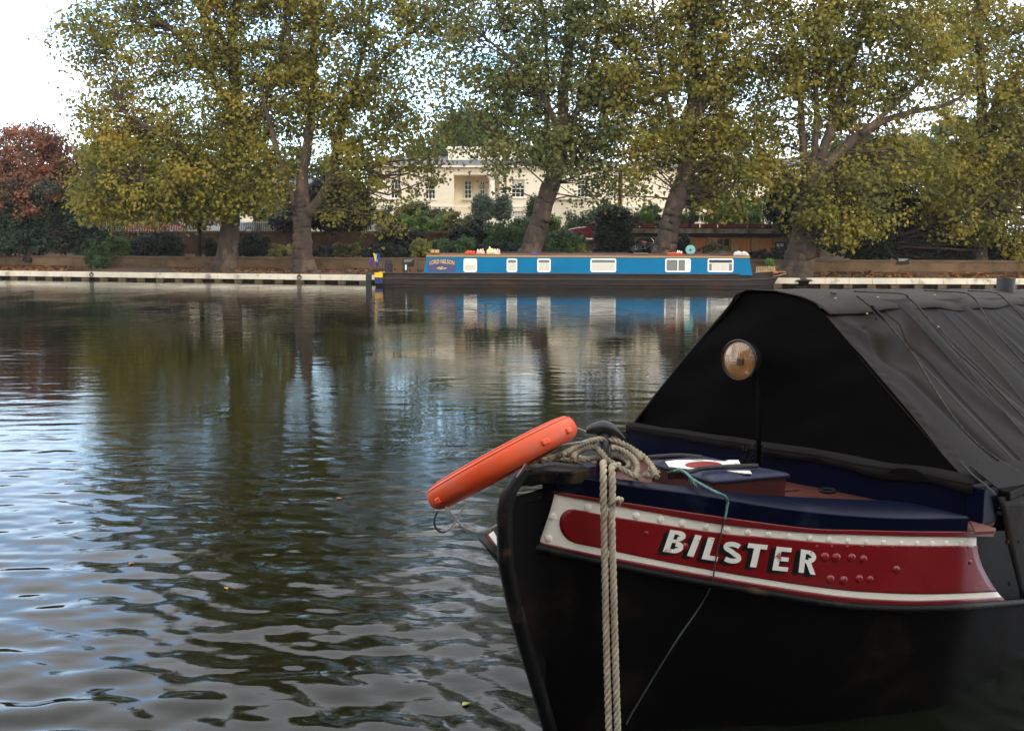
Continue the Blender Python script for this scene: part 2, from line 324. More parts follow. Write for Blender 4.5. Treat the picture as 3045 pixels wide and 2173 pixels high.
# ---------------------------------------------------------------- parked cars on the street
m_glass = mat('car_glass', (.02, .025, .03), .08, spec=.8); m_tyre = mat('tyre', (.015, .015, .015), .8); m_rim = mat('alloy', (.4, .4, .42), .35, metal=.8)
m_lamp = mat('lamp_plastic', (.5, .05, .04), .3)
def car(X, Y, z0, col, label, rz=0, sc=1.):
    m_ = mat('car_paint', col, .25, coat=.6); r0 = empty('parked_car', (X, Y, z0), label, 'car', 'cars parked along the street beyond the wall'); r0.rotation_euler.z = rz
    L_, W = 4.2 * sc, 1.72
    prof = [(-2.1, .3), (-2.12, .62), (-2.02, .86), (-1.55, .95), (-.95, 1.02), (-.35, 1.40), (.25, 1.46), (.95, 1.42), (1.55, 1.05), (2.02, .98), (2.12, .7), (2.08, .3)]
    def place(v): return np.array(v) * sc + np.array([X, Y, z0])
    b = MB(); ys = [-.86, -.80, .80, .86]; P = prof; sec = []
    for i, y in enumerate([-W / 2, -W / 2 + .1, W / 2 - .1, W / 2]):
        ins = .06 if i in (0, 3) else 0
        sec.append([(x * (1 - ins * .3), y if z < 1.0 else y * .82, z - ins * (.6 if z > .5 else -.4)) for x, z in P])
    v = place(np.array(sec).reshape(-1, 3)); k = len(P)
    fs = [(i * k + j, i * k + (j + 1) % k, (i + 1) * k + (j + 1) % k, (i + 1) * k + j) for i in range(3) for j in range(k)] + [tuple(range(k)), tuple(range(3 * k, 4 * k))[::-1]]
    b.add(v, fs).build('body', m_, r0, bevel=.03)
    for sgn in (-1, 1):
        y = sgn * W / 2 * .845
        for wx in ([(-.88, 1.04), (-.38, 1.33), (.22, 1.385), (.24, 1.02)], [(.30, 1.02), (.28, 1.385), (.9, 1.34), (1.35, 1.06)]):
            g = np.array([(x, y + sgn * .012, z) for x, z in wx]); h = g.copy(); h[:, 1] -= sgn * .03; h[:, 1] += 0
            g[:, 1] = [sgn * (W / 2 * .99 if z < 1.03 else W / 2 * .835) + sgn * .004 for _, _, z in g]
            h = g.copy(); h[:, 1] -= sgn * .03
            MB().add(place(np.concatenate([g, h])), [(0, 1, 2, 3), (7, 6, 5, 4), (0, 4, 5, 1), (1, 5, 6, 2), (2, 6, 7, 3), (3, 7, 4, 0)]).build('window', m_glass, r0)
        for x in (-1.3, 1.3):
            c = place([(x, sgn * W / 2 * .93, .31)])[0]; t_ = MB(); t_.tube([c + V3(0, -.1, 0), c + V3(0, .1, 0)], .31 * sc, 18); wh = t_.build('wheel', m_tyre, r0)
            MB().tube([c + V3(0, sgn * .09, 0), c + V3(0, sgn * .115, 0)], .19 * sc, 14).build('rim', m_rim, wh)
        c = place([(2.06, sgn * .62, .78)])[0]; MB().ball(c, (.06, .14, .09), 8, 6).build('tail_light', m_lamp, r0)
    for x0, z0_, x1, z1_ in ((-.93, 1.05, -.40, 1.385), (1.52, 1.09, 1.0, 1.40)):
        g = np.array([(x0, -.66, z0_), (x0, .66, z0_), (x1, .6, z1_), (x1, -.6, z1_)]); o_ = V3(-.03 if x0 < 0 else .03, 0, .02)
        MB().add(place(np.concatenate([g + o_, g - o_])), [(0, 1, 2, 3), (7, 6, 5, 4), (0, 4, 5, 1), (1, 5, 6, 2), (2, 6, 7, 3), (3, 7, 4, 0)]).build('windscreen', m_glass, r0)
    return r0
def carpx(px, pyb, Y, *a, **k): P = onY(px, pyb, Y); return car(P[0], Y, P[2], *a, **k)
ORGfix = None
carpx(470, 702, 76, (.30, .03, .03), 'red car behind the pale railings left of the first plane trunk')
carpx(650, 700, 77, (.45, .45, .46), 'silver car half hidden behind the first plane trunk')
carpx(800, 700, 77, (.16, .22, .30), 'blue grey car behind the pale railings between the two left trunks')
carpx(1130, 702, 77, (.6, .6, .6), 'white car behind the shrubs left of the cream villa hedge')
carpx(1255, 700, 78, (.35, .38, .4), 'grey car barely visible through the shrubs below the villa')
carpx(1782, 722, 66, (.22, .008, .012), 'dark red car beside the tall dark green bush', sc=1.0)

# ---------------------------------------------------------------- cream villas
m_stucco = mat('cream_stucco', srgb('e9dcc2'), .85, .035, .6, dirt=srgb('cfc2a4'), dscale=.35, dlo=.5, dhi=.8, bump=.1, bscale=10)
m_stucco2 = mat('stucco_trim', srgb('eee4cf'), .8, .03, 1)
m_slate = mat('slate_roof', srgb('5c5f66'), .6, .15, 4); m_win = mat('window_glass', (.02, .025, .03), .06, spec=.8); m_sash = mat('white_sash', srgb('e6e2d6'), .5)
m_blind = mat('pale_blind', srgb('b9bdb4'), .8)
HY = 95.
def hx(px): return (px - XC) / F * HY
def hz(px, py): return onY(px, py, HY)[2]
def facade(root, x0, x1, z0, z1, openings, Y=HY, th=.35):
    """wall panel with real openings, cut as a grid of butted blocks"""
    X = sorted(set([x0, x1] + [v for o_ in openings for v in o_[:2]])); Z = sorted(set([z0, z1] + [v for o_ in openings for v in o_[2:4]])); m = MB()
    for i in range(len(X) - 1):
        j = 0
        while j < len(Z) - 1:
            def hole(j): return any(o_[0] - 1e-6 <= X[i] and X[i + 1] <= o_[1] + 1e-6 and o_[2] - 1e-6 <= Z[j] and Z[j + 1] <= o_[3] + 1e-6 for o_ in openings)
            if hole(j): j += 1; continue
            j2 = j
            while j2 < len(Z) - 1 and not hole(j2): j2 += 1
            m.box((X[i], Y, Z[j]), (X[i + 1], Y + th, Z[j2])); j = j2
    m.build('wall', m_stucco, root)
def sash(root, x0, x1, z0, z1, Y, cols=3, rows=2, blind=0.):
    f = MB(); y0, y1 = Y + .12, Y + .19; t_ = .07
    f.box((x0, y0, z0), (x0 + t_, y1, z1)); f.box((x1 - t_, y0, z0), (x1, y1, z1)); f.box((x0 + t_, y0 + .003, z0), (x1 - t_, y1 - .003, z0 + t_)); f.box((x0 + t_, y0 + .003, z1 - t_), (x1 - t_, y1 - .003, z1))
    f.box((x0 + t_, y0 + .01, (z0 + z1) / 2 - .035), (x1 - t_, y1 - .01, (z0 + z1) / 2 + .035))
    for i in range(1, cols): x = x0 + (x1 - x0) * i / cols; f.box((x - .025, y0 + .02, z0 + t_), (x + .025, y1 - .02, z1 - t_))
    for i in range(1, rows * 2):
        if i == rows: continue
        z = z0 + (z1 - z0) * i / (rows * 2); f.box((x0 + t_, y0 + .025, z - .02), (x1 - t_, y1 - .025, z + .02))
    w_ = f.build('window', m_sash, root)
    MB().box((x0 + .01, y1 + .0, z0 + .01), (x1 - .01, y1 + .02, z1 - .01)).build('pane', m_win, w_)
    MB().box((x0 - .12, Y - .10, z0 - .12), (x1 + .12, Y + .11, z0 - .004)).build('sill', m_stucco2, w_)
    if blind: MB().box((x0 + t_, y1 - .012, z1 - (z1 - z0) * blind), (x1 - t_, y1 - .004, z1 - t_)).build('blind', m_blind, w_)
def villa(name, label, x0, x1, wins, loggia, attic, zc, zbase=2.4):
    """zc cornice height"""
    root = empty(name, ((x0 + x1) / 2, HY, zbase), label, 'building')
    op = [w_[:4] for w_ in wins] + ([loggia] if loggia else [])
    facade(root, x0, x1, zbase, zc - .55, op)
    for w_ in wins: sash(root, *w_[:4], HY, *(w_[4:] or (3, 2)))
    c = MB()
    c.box((x0 - .05, HY - .06, zc - .548), (x1 + .05, HY + .35, zc - .32)); c.box((x0 - .12, HY - .14, zc - .318), (x1 + .12, HY + .35, zc - .2)); c.box((x0 - .35, HY - .5, zc - .198), (x1 + .35, HY + .4, zc)); 
    c.build('cornice', m_stucco2, root)
    zs = hz(1560, 612)
    MB().box((x0 - .02, HY - .07, zs - .14), (x1 + .02, HY - .002, zs + .02)).build('string_course', m_stucco2, root)
    rf = MB(); rf.add([(x0 - .4, HY - .55, zc + .003), (x1 + .4, HY - .55, zc + .003), (x1 + .4, HY + 9, zc + .003), (x0 - .4, HY + 9, zc + .003), (x0 + 2, HY + 3, zc + 1.1), (x1 - 2, HY + 3, zc + 1.1), (x1 - 2, HY + 6, zc + 1.1), (x0 + 2, HY + 6, zc + 1.1)],
           [(0, 1, 5, 4), (1, 2, 6, 5), (2, 3, 7, 6), (3, 0, 4, 7), (4, 5, 6, 7), (3, 2, 1, 0)]); rf.build('roof', m_slate, root)
    bk = MB(); bk.box((x0, HY + .352, zbase), (x0 + .3, HY + 9, zc - .2)); bk.box((x1 - .3, HY + .352, zbase), (x1, HY + 9, zc - .2)); bk.box((x0 + .3, HY + 8.7, zbase), (x1 - .3, HY + 9, zc - .2)); bk.build('side_wall', m_stucco, root)
    if attic:
        a0, a1, az = attic; at = MB(); at.box((a0, HY + 1.4, zc + .2), (a1, HY + 5, az - .25)); at.box((a0 - .2, HY + 1.2, az - .248), (a1 + .2, HY + 5.2, az)); at.build('attic', m_stucco2, root)
        for f_ in (.2, .55, .85):
            xw = a0 + (a1 - a0) * f_; zw = hz(1390, 482)
            sash(root, xw - .45, xw + .45, zw, zw + .75, HY + 1.2, 2, 1)
    if loggia:
        lx0, lx1, lz0, lz1 = loggia; lg = MB(); D = 2.2
        lg.box((lx0 - .2, HY + D, lz0), (lx1 + .2, HY + D + .2, lz1 + .2)); lg.box((lx0 - .3, HY + .352, lz0), (lx0, HY + D, lz1 + .2)); lg.box((lx1, HY + .352, lz0), (lx1 + .3, HY + D, lz1 + .2))
        lg.box((lx0, HY + .352, lz1), (lx1, HY + D, lz1 + .15)); lg.box((lx0, HY + .1, lz0 - .3), (lx1, HY + D, lz0 - .01)); lg.build('loggia', m_stucco, root)
        for px_, s0 in ((1418, 0), (1462, 1), (1492, 1)):
            X_ = hx(px_)
            if s0: 
                cl_ = MB(); yc = HY + .18
                cl_.tube([(X_, yc, lz0), (X_, yc, lz0 + .25), (X_, yc, lz0 + .251), (X_, yc, lz1 - .45)], [.36, .36, .29, .25], 18)
                cl_.tube([(X_, yc, lz1 - .45), (X_, yc, lz1 - .15)], [.27, .40], 12); cl_.box((X_ - .42, yc - .17, lz1 - .148), (X_ + .42, yc + .17, lz1 - .003)); cl_.build('column', m_stucco2, root)
        for a_, b_ in ((1378, 1400), (1424, 1440)):
            sash(root, hx(a_), hx(b_), hz(1400, 588), hz(1400, 533), HY + D - .3, 2, 2)
    return root
zc = hz(1400, 492)
W = lambda a, b, t_, bt, *k: (hx(a), hx(b), hz(a, bt), hz(a, t_), *k)
villa('cream_villa', 'cream stucco villa with columned loggia and attic behind the trees', hx(1098), hx(1832),
      [W(1266, 1296, 534, 592, 3, 2, .2), W(1519, 1558, 534, 587, 3, 2, .35), W(1165, 1195, 534, 590, 3, 2), W(1822 - 110, 1745, 536, 588, 3, 2), W(1808, 1832 - 2, 536, 582, 2, 2), W(1526, 1556, 628, 680, 3, 2, .5), W(1266, 1296, 630, 680, 3, 2)],
      (hx(1350), hx(1505), hz(1400, 628), hz(1400, 520)), (hx(1331), hx(1720), hz(1400, 432)), zc)
villa('cream_terrace_house', 'cream stucco house right of the villa mostly hidden by plane leaves', hx(1846), hx(2520),
      [W(1862, 1882, 536, 582, 2, 2), W(1990, 2020, 536, 590, 3, 2), W(2290, 2330, 522, 575, 3, 2, .9), W(2120, 2150, 536, 590, 3, 2), W(1900, 1925, 620, 660, 2, 2)], None, (hx(1880), hx(2080), hz(1900, 425)), zc - .1)
villa('cream_side_house', 'cream stucco house glimpsed between the two left plane trunks', hx(560), hx(1075),
      [W(600, 622, 560, 610, 2, 2), W(740, 762, 560, 610, 2, 2), W(850, 872, 560, 610, 2, 2), W(1000, 1022, 560, 610, 2, 2), W(930, 950, 560, 610, 2, 2)], None, None, zc - 2.2)
# low white wing between them
r0 = empty('garden_lodge', (hx(1690), 84, 2.5), 'small cream lodge with cornice right of the leaning trunk', 'building')
P0, P1 = onY(1652, 585, 84), onY(1742, 700, 84)
MB().box((P0[0], 84, 2.3), (P1[0], 88, P0[2] - .25)).build('wall', m_stucco, r0); MB().box((P0[0] - .2, 83.8, P0[2] - .248), (P1[0] + .2, 88.2, P0[2])).build('cornice', m_stucco2, r0)
q = onY(1670, 680, 84); sash(r0, q[0], q[0] + .8, q[2], q[2] + 1.0, 83.82, 2, 1)
# chimneys red
r0 = empty('chimney_stack', (hx(2165), 101, 9), 'red chimney pots above the roofs seen through the leaves', 'chimney'); a = MB(); P0 = onY(2165, 400, 101)
a.box((P0[0] - 1, 100.5, 8.5), (P0[0] + 1.2, 101.5, P0[2])); a.build('stack', m_stucco, r0)
for i in range(5): MB().tube([(P0[0] - .8 + .45 * i, 101, P0[2] + .003), (P0[0] - .8 + .45 * i, 101, P0[2] + .75)], [.15, .12], 10).build('chimney_pot', mat('terracotta', srgb('a0442e'), .8), r0)
# ---------------------------------------------------------------- trees and shrubs
m_bark = mat('plane_bark', srgb('3d3129'), .95, .3, 2.2, bump=1., bscale=6, dirt=srgb('66533f'), dscale=1.4, dlo=.5, dhi=.66, bdist=.04, stretch=(1, 1, .5))
m_barkd = mat('dark_bark', srgb('2e2620'), .95, .3, 3, bump=.8, bscale=8)
m_plane = leafmat('plane_leaves', [(.0, srgb('474a20')), (.3, srgb('636228')), (.52, srgb('7e782a')), (.72, srgb('9a8c34')), (.88, srgb('b0923a')), (1, srgb('9a6830'))], .5, .35)
m_plane2 = leafmat('plane_leaves_green', [(.0, srgb('3e482a')), (.35, srgb('566033')), (.6, srgb('6f733a')), (.82, srgb('8a8344')), (1, srgb('967444'))], .5, .35)
m_red = leafmat('red_leaves', [(.0, srgb('2c2a1c')), (.3, srgb('5a4230')), (.6, srgb('865038')), (.8, srgb('a5664a')), (1, srgb('7c7040'))], .35, .6)
def lm(name, a, b, c, **k): return leafmat(name, [(.1, srgb(a)), (.5, srgb(b)), (.9, srgb(c))], k.get('t', .2), k.get('n', 1.))
m_dark = lm('evergreen_leaves', '08120b', '101e13', '1c3020'); m_mid = lm('mid_green_leaves', '22361a', '38522a', '54703a'); m_lite = lm('light_green_leaves', '35501c', '5a7a2c', '86a044')
m_deep = lm('deep_green_leaves', '16241a', '25382a', '3a4a32'); m_olive = lm('olive_leaves', '3d4c40', '5a6a5a', '7c8a78'); m_yel = lm('yellow_green_leaves', '3c4418', '6e7030', 'a8a050'); m_bronze = lm('bronze_leaves', '2c2a14', '4c4a22', '6e6a34')
def leaves(C, n_per, rad, size, rs, flat=.7, droop=.0):
    """leaf quads scattered in clusters; C (k,3), rad (k,)"""
    k = len(C); idx = np.repeat(np.arange(k), n_per); n = len(idx)
    d = rs.normal(size=(n, 3)); d /= np.linalg.norm(d, axis=1)[:, None]; rr = rs.rand(n) ** .45
    off = d * (rr * np.asarray(rad)[idx])[:, None]; off[:, 2] *= flat; off[:, 2] -= droop * np.abs(off[:, 0])
    P = C[idx] + off
    nrm = d * .8 + rs.normal(size=(n, 3)) * .5 + V3(0, -.35, .6); nrm /= np.linalg.norm(nrm, axis=1)[:, None]
    t_ = np.cross(nrm, rs.normal(size=(n, 3))); t_ /= np.linalg.norm(t_, axis=1)[:, None]; b_ = np.cross(nrm, t_)
    s = size * rs.uniform(.55, 1.15, n)[:, None]; wd = rs.uniform(.6, .95, n)[:, None]; bend = nrm * s * rs.uniform(-.2, .35, n)[:, None]
    # five-cornered leaf
    q = [P - t_ * s * .55, P + b_ * s * wd * .62 - t_ * s * .12 + bend, P + b_ * s * .28 + t_ * s * .18, P + t_ * s * .72 - bend * .5, P - b_ * s * .28 + t_ * s * .18, P - b_ * s * wd * .62 - t_ * s * .12 + bend]
    return np.stack(q, 1).reshape(-1, 3)
def gnarl(P, r, rs, k=9, amp=.05):
    """resample a limb and wobble it"""
    P = np.asarray(P, float); r = np.asarray(r, float); t_ = np.linspace(0, 1, len(P)); u = np.linspace(0, 1, (len(P) - 1) * k + 1)
    # catmull-ish smooth
    Q = np.stack([np.interp(u, t_, P[:, i]) for i in range(3)], 1); ker = np.ones(5) / 5
    for i in range(3):
        pad = np.pad(Q[:, i], 2, mode='edge'); Q[1:-1, i] = np.convolve(pad, ker, 'valid')[1:-1]
    rr = np.interp(u, t_, r); Q[1:-1] += rs.normal(size=Q[1:-1].shape) * amp * rr[1:-1, None]; return Q, rr
def bark_tube(m, Q, rr, rs, n=16, flare=0):
    """lumpy limb"""
    k0 = m.n; m.tube(Q, rr, n, caps=True); v = m.v[-1]; k = len(Q); ph = rs.rand(6) * 6.28
    for i in range(k):
        c = Q[i]; th = np.arange(n) * 2 * math.pi / n
        f = 1 + .06 * np.sin(3 * th + ph[0] + i * .13) + .05 * np.sin(5 * th + ph[1] - i * .21) + rs.normal(0, .015, n)
        if flare and i < flare: f += (1 - i / flare) ** 2 * (.35 + .28 * np.sin(4 * th + ph[2]) + .15 * np.sin(7 * th + ph[3]))
        v[i * n:(i + 1) * n] = c + (v[i * n:(i + 1) * n] - c) * f[:, None]
def tree(name, label, Y, limbs, blobs, lmat, bmat=None, seed=0, leaf=.20, depth=2.6, nper=50, crad=(.6, 1.25), group=None, cat='tree', twigs=True, base=None, flare=7, sparse=None):
    rs = np.random.RandomState(seed); b0 = limbs[0][0]; B = onY(b0[0], b0[1], Y)
    root = empty(name, B, label, cat, group); T = MB(); nodes = []
    for li, lb in enumerate(limbs):
        P = np.array([onY(p[0], p[1], Y + p[2]) for p in lb]); r = np.array([p[3] / 2 / F * (Y + p[2]) for p in lb])
        if li == 0: P[0][2] -= .25
        Q, rr = gnarl(P, r, rs, 8 if li else 10); bark_tube(T, Q, rr, rs, 18 if rr[0] > .2 else 10, flare if li == 0 else 0); nodes.append(np.c_[Q, rr][len(Q) // 3 if li == 0 else 0:])
    nodes = np.concatenate(nodes)
    Cs, Rd = [], []
    for bl in blobs:
        x, y, rx, ry, n = bl[:5]; dY = bl[5] if len(bl) > 5 else 0; dp = bl[6] if len(bl) > 6 else depth
        a = rs.rand(n) * 6.283; q = np.sqrt(rs.rand(n)); 
        for i in range(n):
            Cs.append(onY(x + rx * q[i] * math.cos(a[i]), y + ry * q[i] * math.sin(a[i]), Y + dY + rs.uniform(-1, 1) * dp * math.sqrt(max(.1, 1 - q[i] ** 2)))); Rd.append(rs.uniform(*crad))
    Cs = np.array(Cs); Rd = np.array(Rd)
    if name == 'plane_tree':
        Cs = Cs + rs.normal(size=Cs.shape) * .35
    if twigs:
        for c in Cs:
            d = np.linalg.norm(nodes[:, :3] - c, axis=1) + np.maximum(0, nodes[:, 2] - c[2]) * 1.5; j = d.argmin()
            if d[j] > 9 or d[j] < .3: continue
            a = nodes[j, :3]; mid = a * .5 + c * .5 + rs.normal(size=3) * .12 * d[j] + V3(0, 0, .08 * d[j]); r0_ = min(nodes[j, 3] * .5, .018 + .011 * d[j])
            T.tube([a, a * .6 + mid * .4, mid, mid * .4 + c * .6, c], [r0_, r0_ * .8, r0_ * .6, r0_ * .4, .008], 4, caps=False)
    T.build('trunk', bmat or m_bark, root, smooth=True, fix=False)
    V = leaves(Cs, nper, Rd, leaf, rs)
    if name == 'plane_tree': V = np.concatenate([V, leaves(Cs + V3(0, 0, .5), 12, Rd * 1.8, leaf, rs, .8)])
    if sparse:
        Cp = []
        for x, y, rx, ry, n in sparse:
            for i in range(n): a_, q_ = rs.rand() * 6.283, math.sqrt(rs.rand()); Cp.append(onY(x + rx * q_ * math.cos(a_), y + ry * q_ * math.sin(a_), Y + rs.uniform(-2, 2)))
        V = np.concatenate([V, leaves(np.array(Cp), 9, np.full(len(Cp), 1.1), leaf, rs, 1.)])
    fast('crown', V, 6, lmat, root)
    return root
def shrub(name, label, x0, x1, y0, y1, Y, lmat, seed, leaf=.11, dens=1., cat='shrub', group=None, shape='round', nper=40, base=None):
    """bush whose outline fills the given span at distance Y"""
    rs = np.random.RandomState(seed); A, Bt = onY(x0, y0, Y), onY(x1, y1, Y); cx = (A[0] + Bt[0]) / 2; rx = (Bt[0] - A[0]) / 2; h = A[2] - Bt[2]; z0 = Bt[2]
    root = empty(name, (cx, Y, z0), label, cat, group); n = int(max(14, 26 * dens * (2 * rx) * h)); n = min(n, 420)
    Cs = []
    while len(Cs) < n:
        u, v_, w_ = rs.uniform(-1, 1), rs.uniform(0, 1), rs.uniform(-1, 1)
        if shape == 'round': ok = (u * u + (max(0, v_ - .35) / .65) ** 2 + w_ * w_) < 1 + .15 * math.sin(5 * u + seed)
        elif shape == 'cone': ok = math.hypot(u, w_) < (1 - v_) ** .7 * (1 + .1 * math.sin(9 * v_))+.05
        elif shape == 'column': ok = math.hypot(u, w_) < min(1, (1 - v_) * 3 + .15)
        else: ok = (v_ < .75 + .22 * math.sin(3.3 * u + seed) * math.cos(2 * w_ + seed)) and abs(u) < .98
        if ok and rs.rand() < .25 + .75 * max(abs(u), abs(w_), v_): Cs.append((cx + u * rx * .92, Y + w_ * min(rx, 1.6), z0 + v_ * h * .95))
    Cs = np.array(Cs); Rd = rs.uniform(.16, .34, n) * max(.6, min(1.6, h / 1.6))
    T = MB()
    for i in range(7):
        c = Cs[rs.randint(n)]; b_ = V3(cx + rs.uniform(-.3, .3) * rx, Y + rs.uniform(-.2, .2), z0 - .2); m_ = (b_ + c) / 2 + rs.normal(size=3) * .1
        T.tube([b_, m_, c], [.035, .025, .01], 5)
    T.build('stems', m_barkd, root)
    fast('foliage', leaves(Cs, nper, Rd, leaf, rs, .9), 6, lmat, root); return root
PG = 'tall plane trees along the far towpath'
tree('plane_tree', 'big plane tree with straight single trunk and wide low crown, leftmost on the towpath', 58.5,
     [[(672, 806, 0, 74), (676, 740, 0, 58), (686, 640, 0, 50), (690, 560, 0, 46), (680, 440, .2, 40), (700, 300, .3, 34), (690, 120, .2, 26), (720, -120, 0, 18), (730, -350, 0, 8)],
      [(688, 590, 0, 26), (600, 500, -.8, 20), (480, 400, -1.5, 13), (360, 330, -2, 6)], [(685, 480, 0, 24), (760, 360, .5, 18), (830, 200, .8, 12), (850, 20, 1, 6)],
      [(690, 330, .3, 22), (600, 180, 0, 15), (480, 60, -.3, 10), (380, -40, -.4, 5)], [(688, 610, 0, 20), (560, 560, -2, 14), (430, 540, -3, 8)], [(690, 160, 0, 18), (560, -20, .6, 11), (480, -200, .6, 5)]],
     [(560, 480, 300, 170, 170, -1.2), (400, 560, 170, 100, 80, -1.5), (640, 300, 300, 170, 130, .6), (480, 120, 270, 130, 62), (330, 60, 125, 120, 26, 0, 1.2), (760, 90, 230, 170, 95), (330, 400, 110, 80, 34, -1), (540, 600, 220, 50, 46, -2, 1.6),
      (720, -150, 300, 200, 190), (560, -130, 170, 150, 70), (760, -420, 260, 190, 170), (690, -400, 220, 190, 120), (660, -640, 240, 140, 90), (330, 210, 90, 100, 14), (300, 600, 80, 60, 22, -1), (750, 540, 80, 60, 18, -1.5), (240, 70, 50, 70, 6, 0, .8), (820, -620, 240, 140, 60)], m_plane, seed=11, group=PG, nper=54, sparse=[(300, 120, 130, 220, 90), (300, 330, 100, 120, 60), (700, 60, 420, 180, 260)])
tree('plane_tree', 'plane tree with a pale trunk forking low into a Y, second from the left', 57,
     [[(905, 812, 0, 70), (902, 750, 0, 56), (900, 690, 0, 50), (898, 640, 0, 52), (896, 600, 0, 44), (898, 520, .2, 30), (920, 400, .3, 26), (935, 250, .3, 22), (930, 90, .3, 16), (960, -150, .2, 8)],
      [(896, 634, 0, 34), (868, 590, .1, 28), (846, 540, .2, 22), (828, 470, 0, 18), (800, 360, -.3, 14), (770, 240, -.3, 8)],
      [(912, 636, -.1, 32), (950, 600, -.2, 30), (978, 552, -.2, 26), (985, 500, 0, 22), (1010, 400, .2, 19), (1050, 260, .4, 15), (1090, 120, .5, 10), (1110, -60, .5, 5)],
      [(985, 470, 0, 14), (1060, 420, .2, 10), (1150, 380, .3, 6)], [(1040, 290, .3, 12), (1120, 200, .4, 9), (1210, 110, .4, 5)], [(925, 300, .3, 16), (870, 160, 0, 11), (840, 0, 0, 6)]],
     [(860, 380, 200, 140, 80, 1.6), (960, 180, 220, 170, 105), (1080, 330, 170, 130, 46, -.3), (1150, 80, 170, 100, 44), (1180, 300, 90, 90, 14), (1110, 440, 120, 90, 26, -.6), (1060, 540, 100, 60, 14, -.6), (1180, 550, 120, 40, 10, -.4), 
      (900, -150, 280, 190, 160), (1060, -330, 230, 180, 110), (960, -560, 240, 150, 90), (800, 590, 50, 40, 8, -1.2), (1000, 640, 40, 30, 3, -1), (1270, 30, 130, 70, 16), (1240, 450, 80, 50, 10), (1100, 640, 100, 30, 5, .4)], m_plane, seed=12, group=PG, sparse=[(1240, 230, 170, 260, 230), (1200, 500, 130, 80, 34), (1160, -160, 120, 200, 60)])
tree('plane_tree', 'plane tree leaning right just behind the middle of the blue narrowboat', 54.5,
     [[(1560, 790, 0, 78), (1582, 730, 0, 62), (1600, 670, 0, 56), (1618, 610, 0, 54), (1642, 550, 0, 52), (1664, 470, .1, 42), (1672, 380, .2, 36), (1676, 260, .2, 28), (1700, 100, .2, 20), (1690, -100, 0, 10)],
      [(1655, 545, 0, 38), (1640, 480, .2, 22), (1626, 380, .4, 17), (1628, 220, .5, 13), (1620, 40, .5, 8)], [(1668, 400, 0, 22), (1600, 250, -.5, 15), (1540, 190, -.8, 11), (1440, 110, -1, 6)],
      [(1672, 420, 0, 22), (1730, 300, .4, 16), (1770, 160, .6, 12), (1800, -20, .8, 6)], [(1650, 520, 0, 18), (1560, 430, -.6, 11), (1460, 400, -1, 6)]],
     [(1640, 330, 190, 150, 80, 1.4), (1560, 150, 210, 130, 66), (1750, 150, 180, 170, 85), (1720, 420, 120, 90, 36, 1.6), (1520, 430, 140, 45, 20, -.8), (1430, 60, 160, 80, 28), (1380, 240, 110, 80, 10), (1780, 540, 80, 60, 9, -.6),
      (1650, -120, 250, 160, 110), (1620, -360, 230, 170, 100), (1640, -580, 220, 130, 60), (1590, 470, 120, 36, 10, -.8), (1480, 520, 60, 30, 3, -.8), (1790, 360, 90, 90, 24), (1440, 340, 120, 60, 12)], m_plane2, seed=13, group=PG, sparse=[(1430, 220, 190, 240, 300), (1480, 470, 150, 50, 26), (1790, 500, 110, 100, 60), (1850, 200, 90, 240, 120)])
tree('plane_tree', 'plane tree leaning right behind the bicycle on the narrowboat roof', 54,
     [[(1958, 790, 0, 76), (1978, 730, 0, 64), (1992, 660, 0, 56), (2010, 600, 0, 54), (2036, 530, 0, 48), (2040, 440, .1, 40), (2046, 350, .2, 34), (2070, 250, .2, 26), (2060, 100, .1, 18), (2040, -100, 0, 8)],
      [(2042, 420, 0, 26), (2080, 320, .2, 20), (2108, 210, .3, 18), (2150, 120, .4, 12), (2200, -40, .5, 6)], [(2040, 460, 0, 20), (1990, 340, -.3, 15), (1960, 180, -.4, 11), (1940, 0, -.3, 6)],
      [(2045, 370, 0, 20), (2150, 260, .5, 13), (2230, 160, .6, 7)]],
     [(2050, 330, 160, 150, 80, 1.5), (1980, 120, 190, 160, 95), (2160, 140, 170, 160, 75), (1930, 430, 120, 90, 30, -.6), (2160, 450, 120, 100, 52, .8), (2150, 575, 80, 50, 16, -1), (2230, 540, 70, 50, 8, -.6),
      (2060, -130, 260, 160, 110), (2060, -380, 240, 170, 100), (2060, -580, 220, 130, 50), (1900, 540, 80, 50, 6, -.6), (1870, 270, 80, 110, 26)], m_plane, seed=14, group=PG, sparse=[(1900, 480, 120, 120, 75), (2230, 280, 120, 240, 160), (2250, 520, 90, 70, 30)])
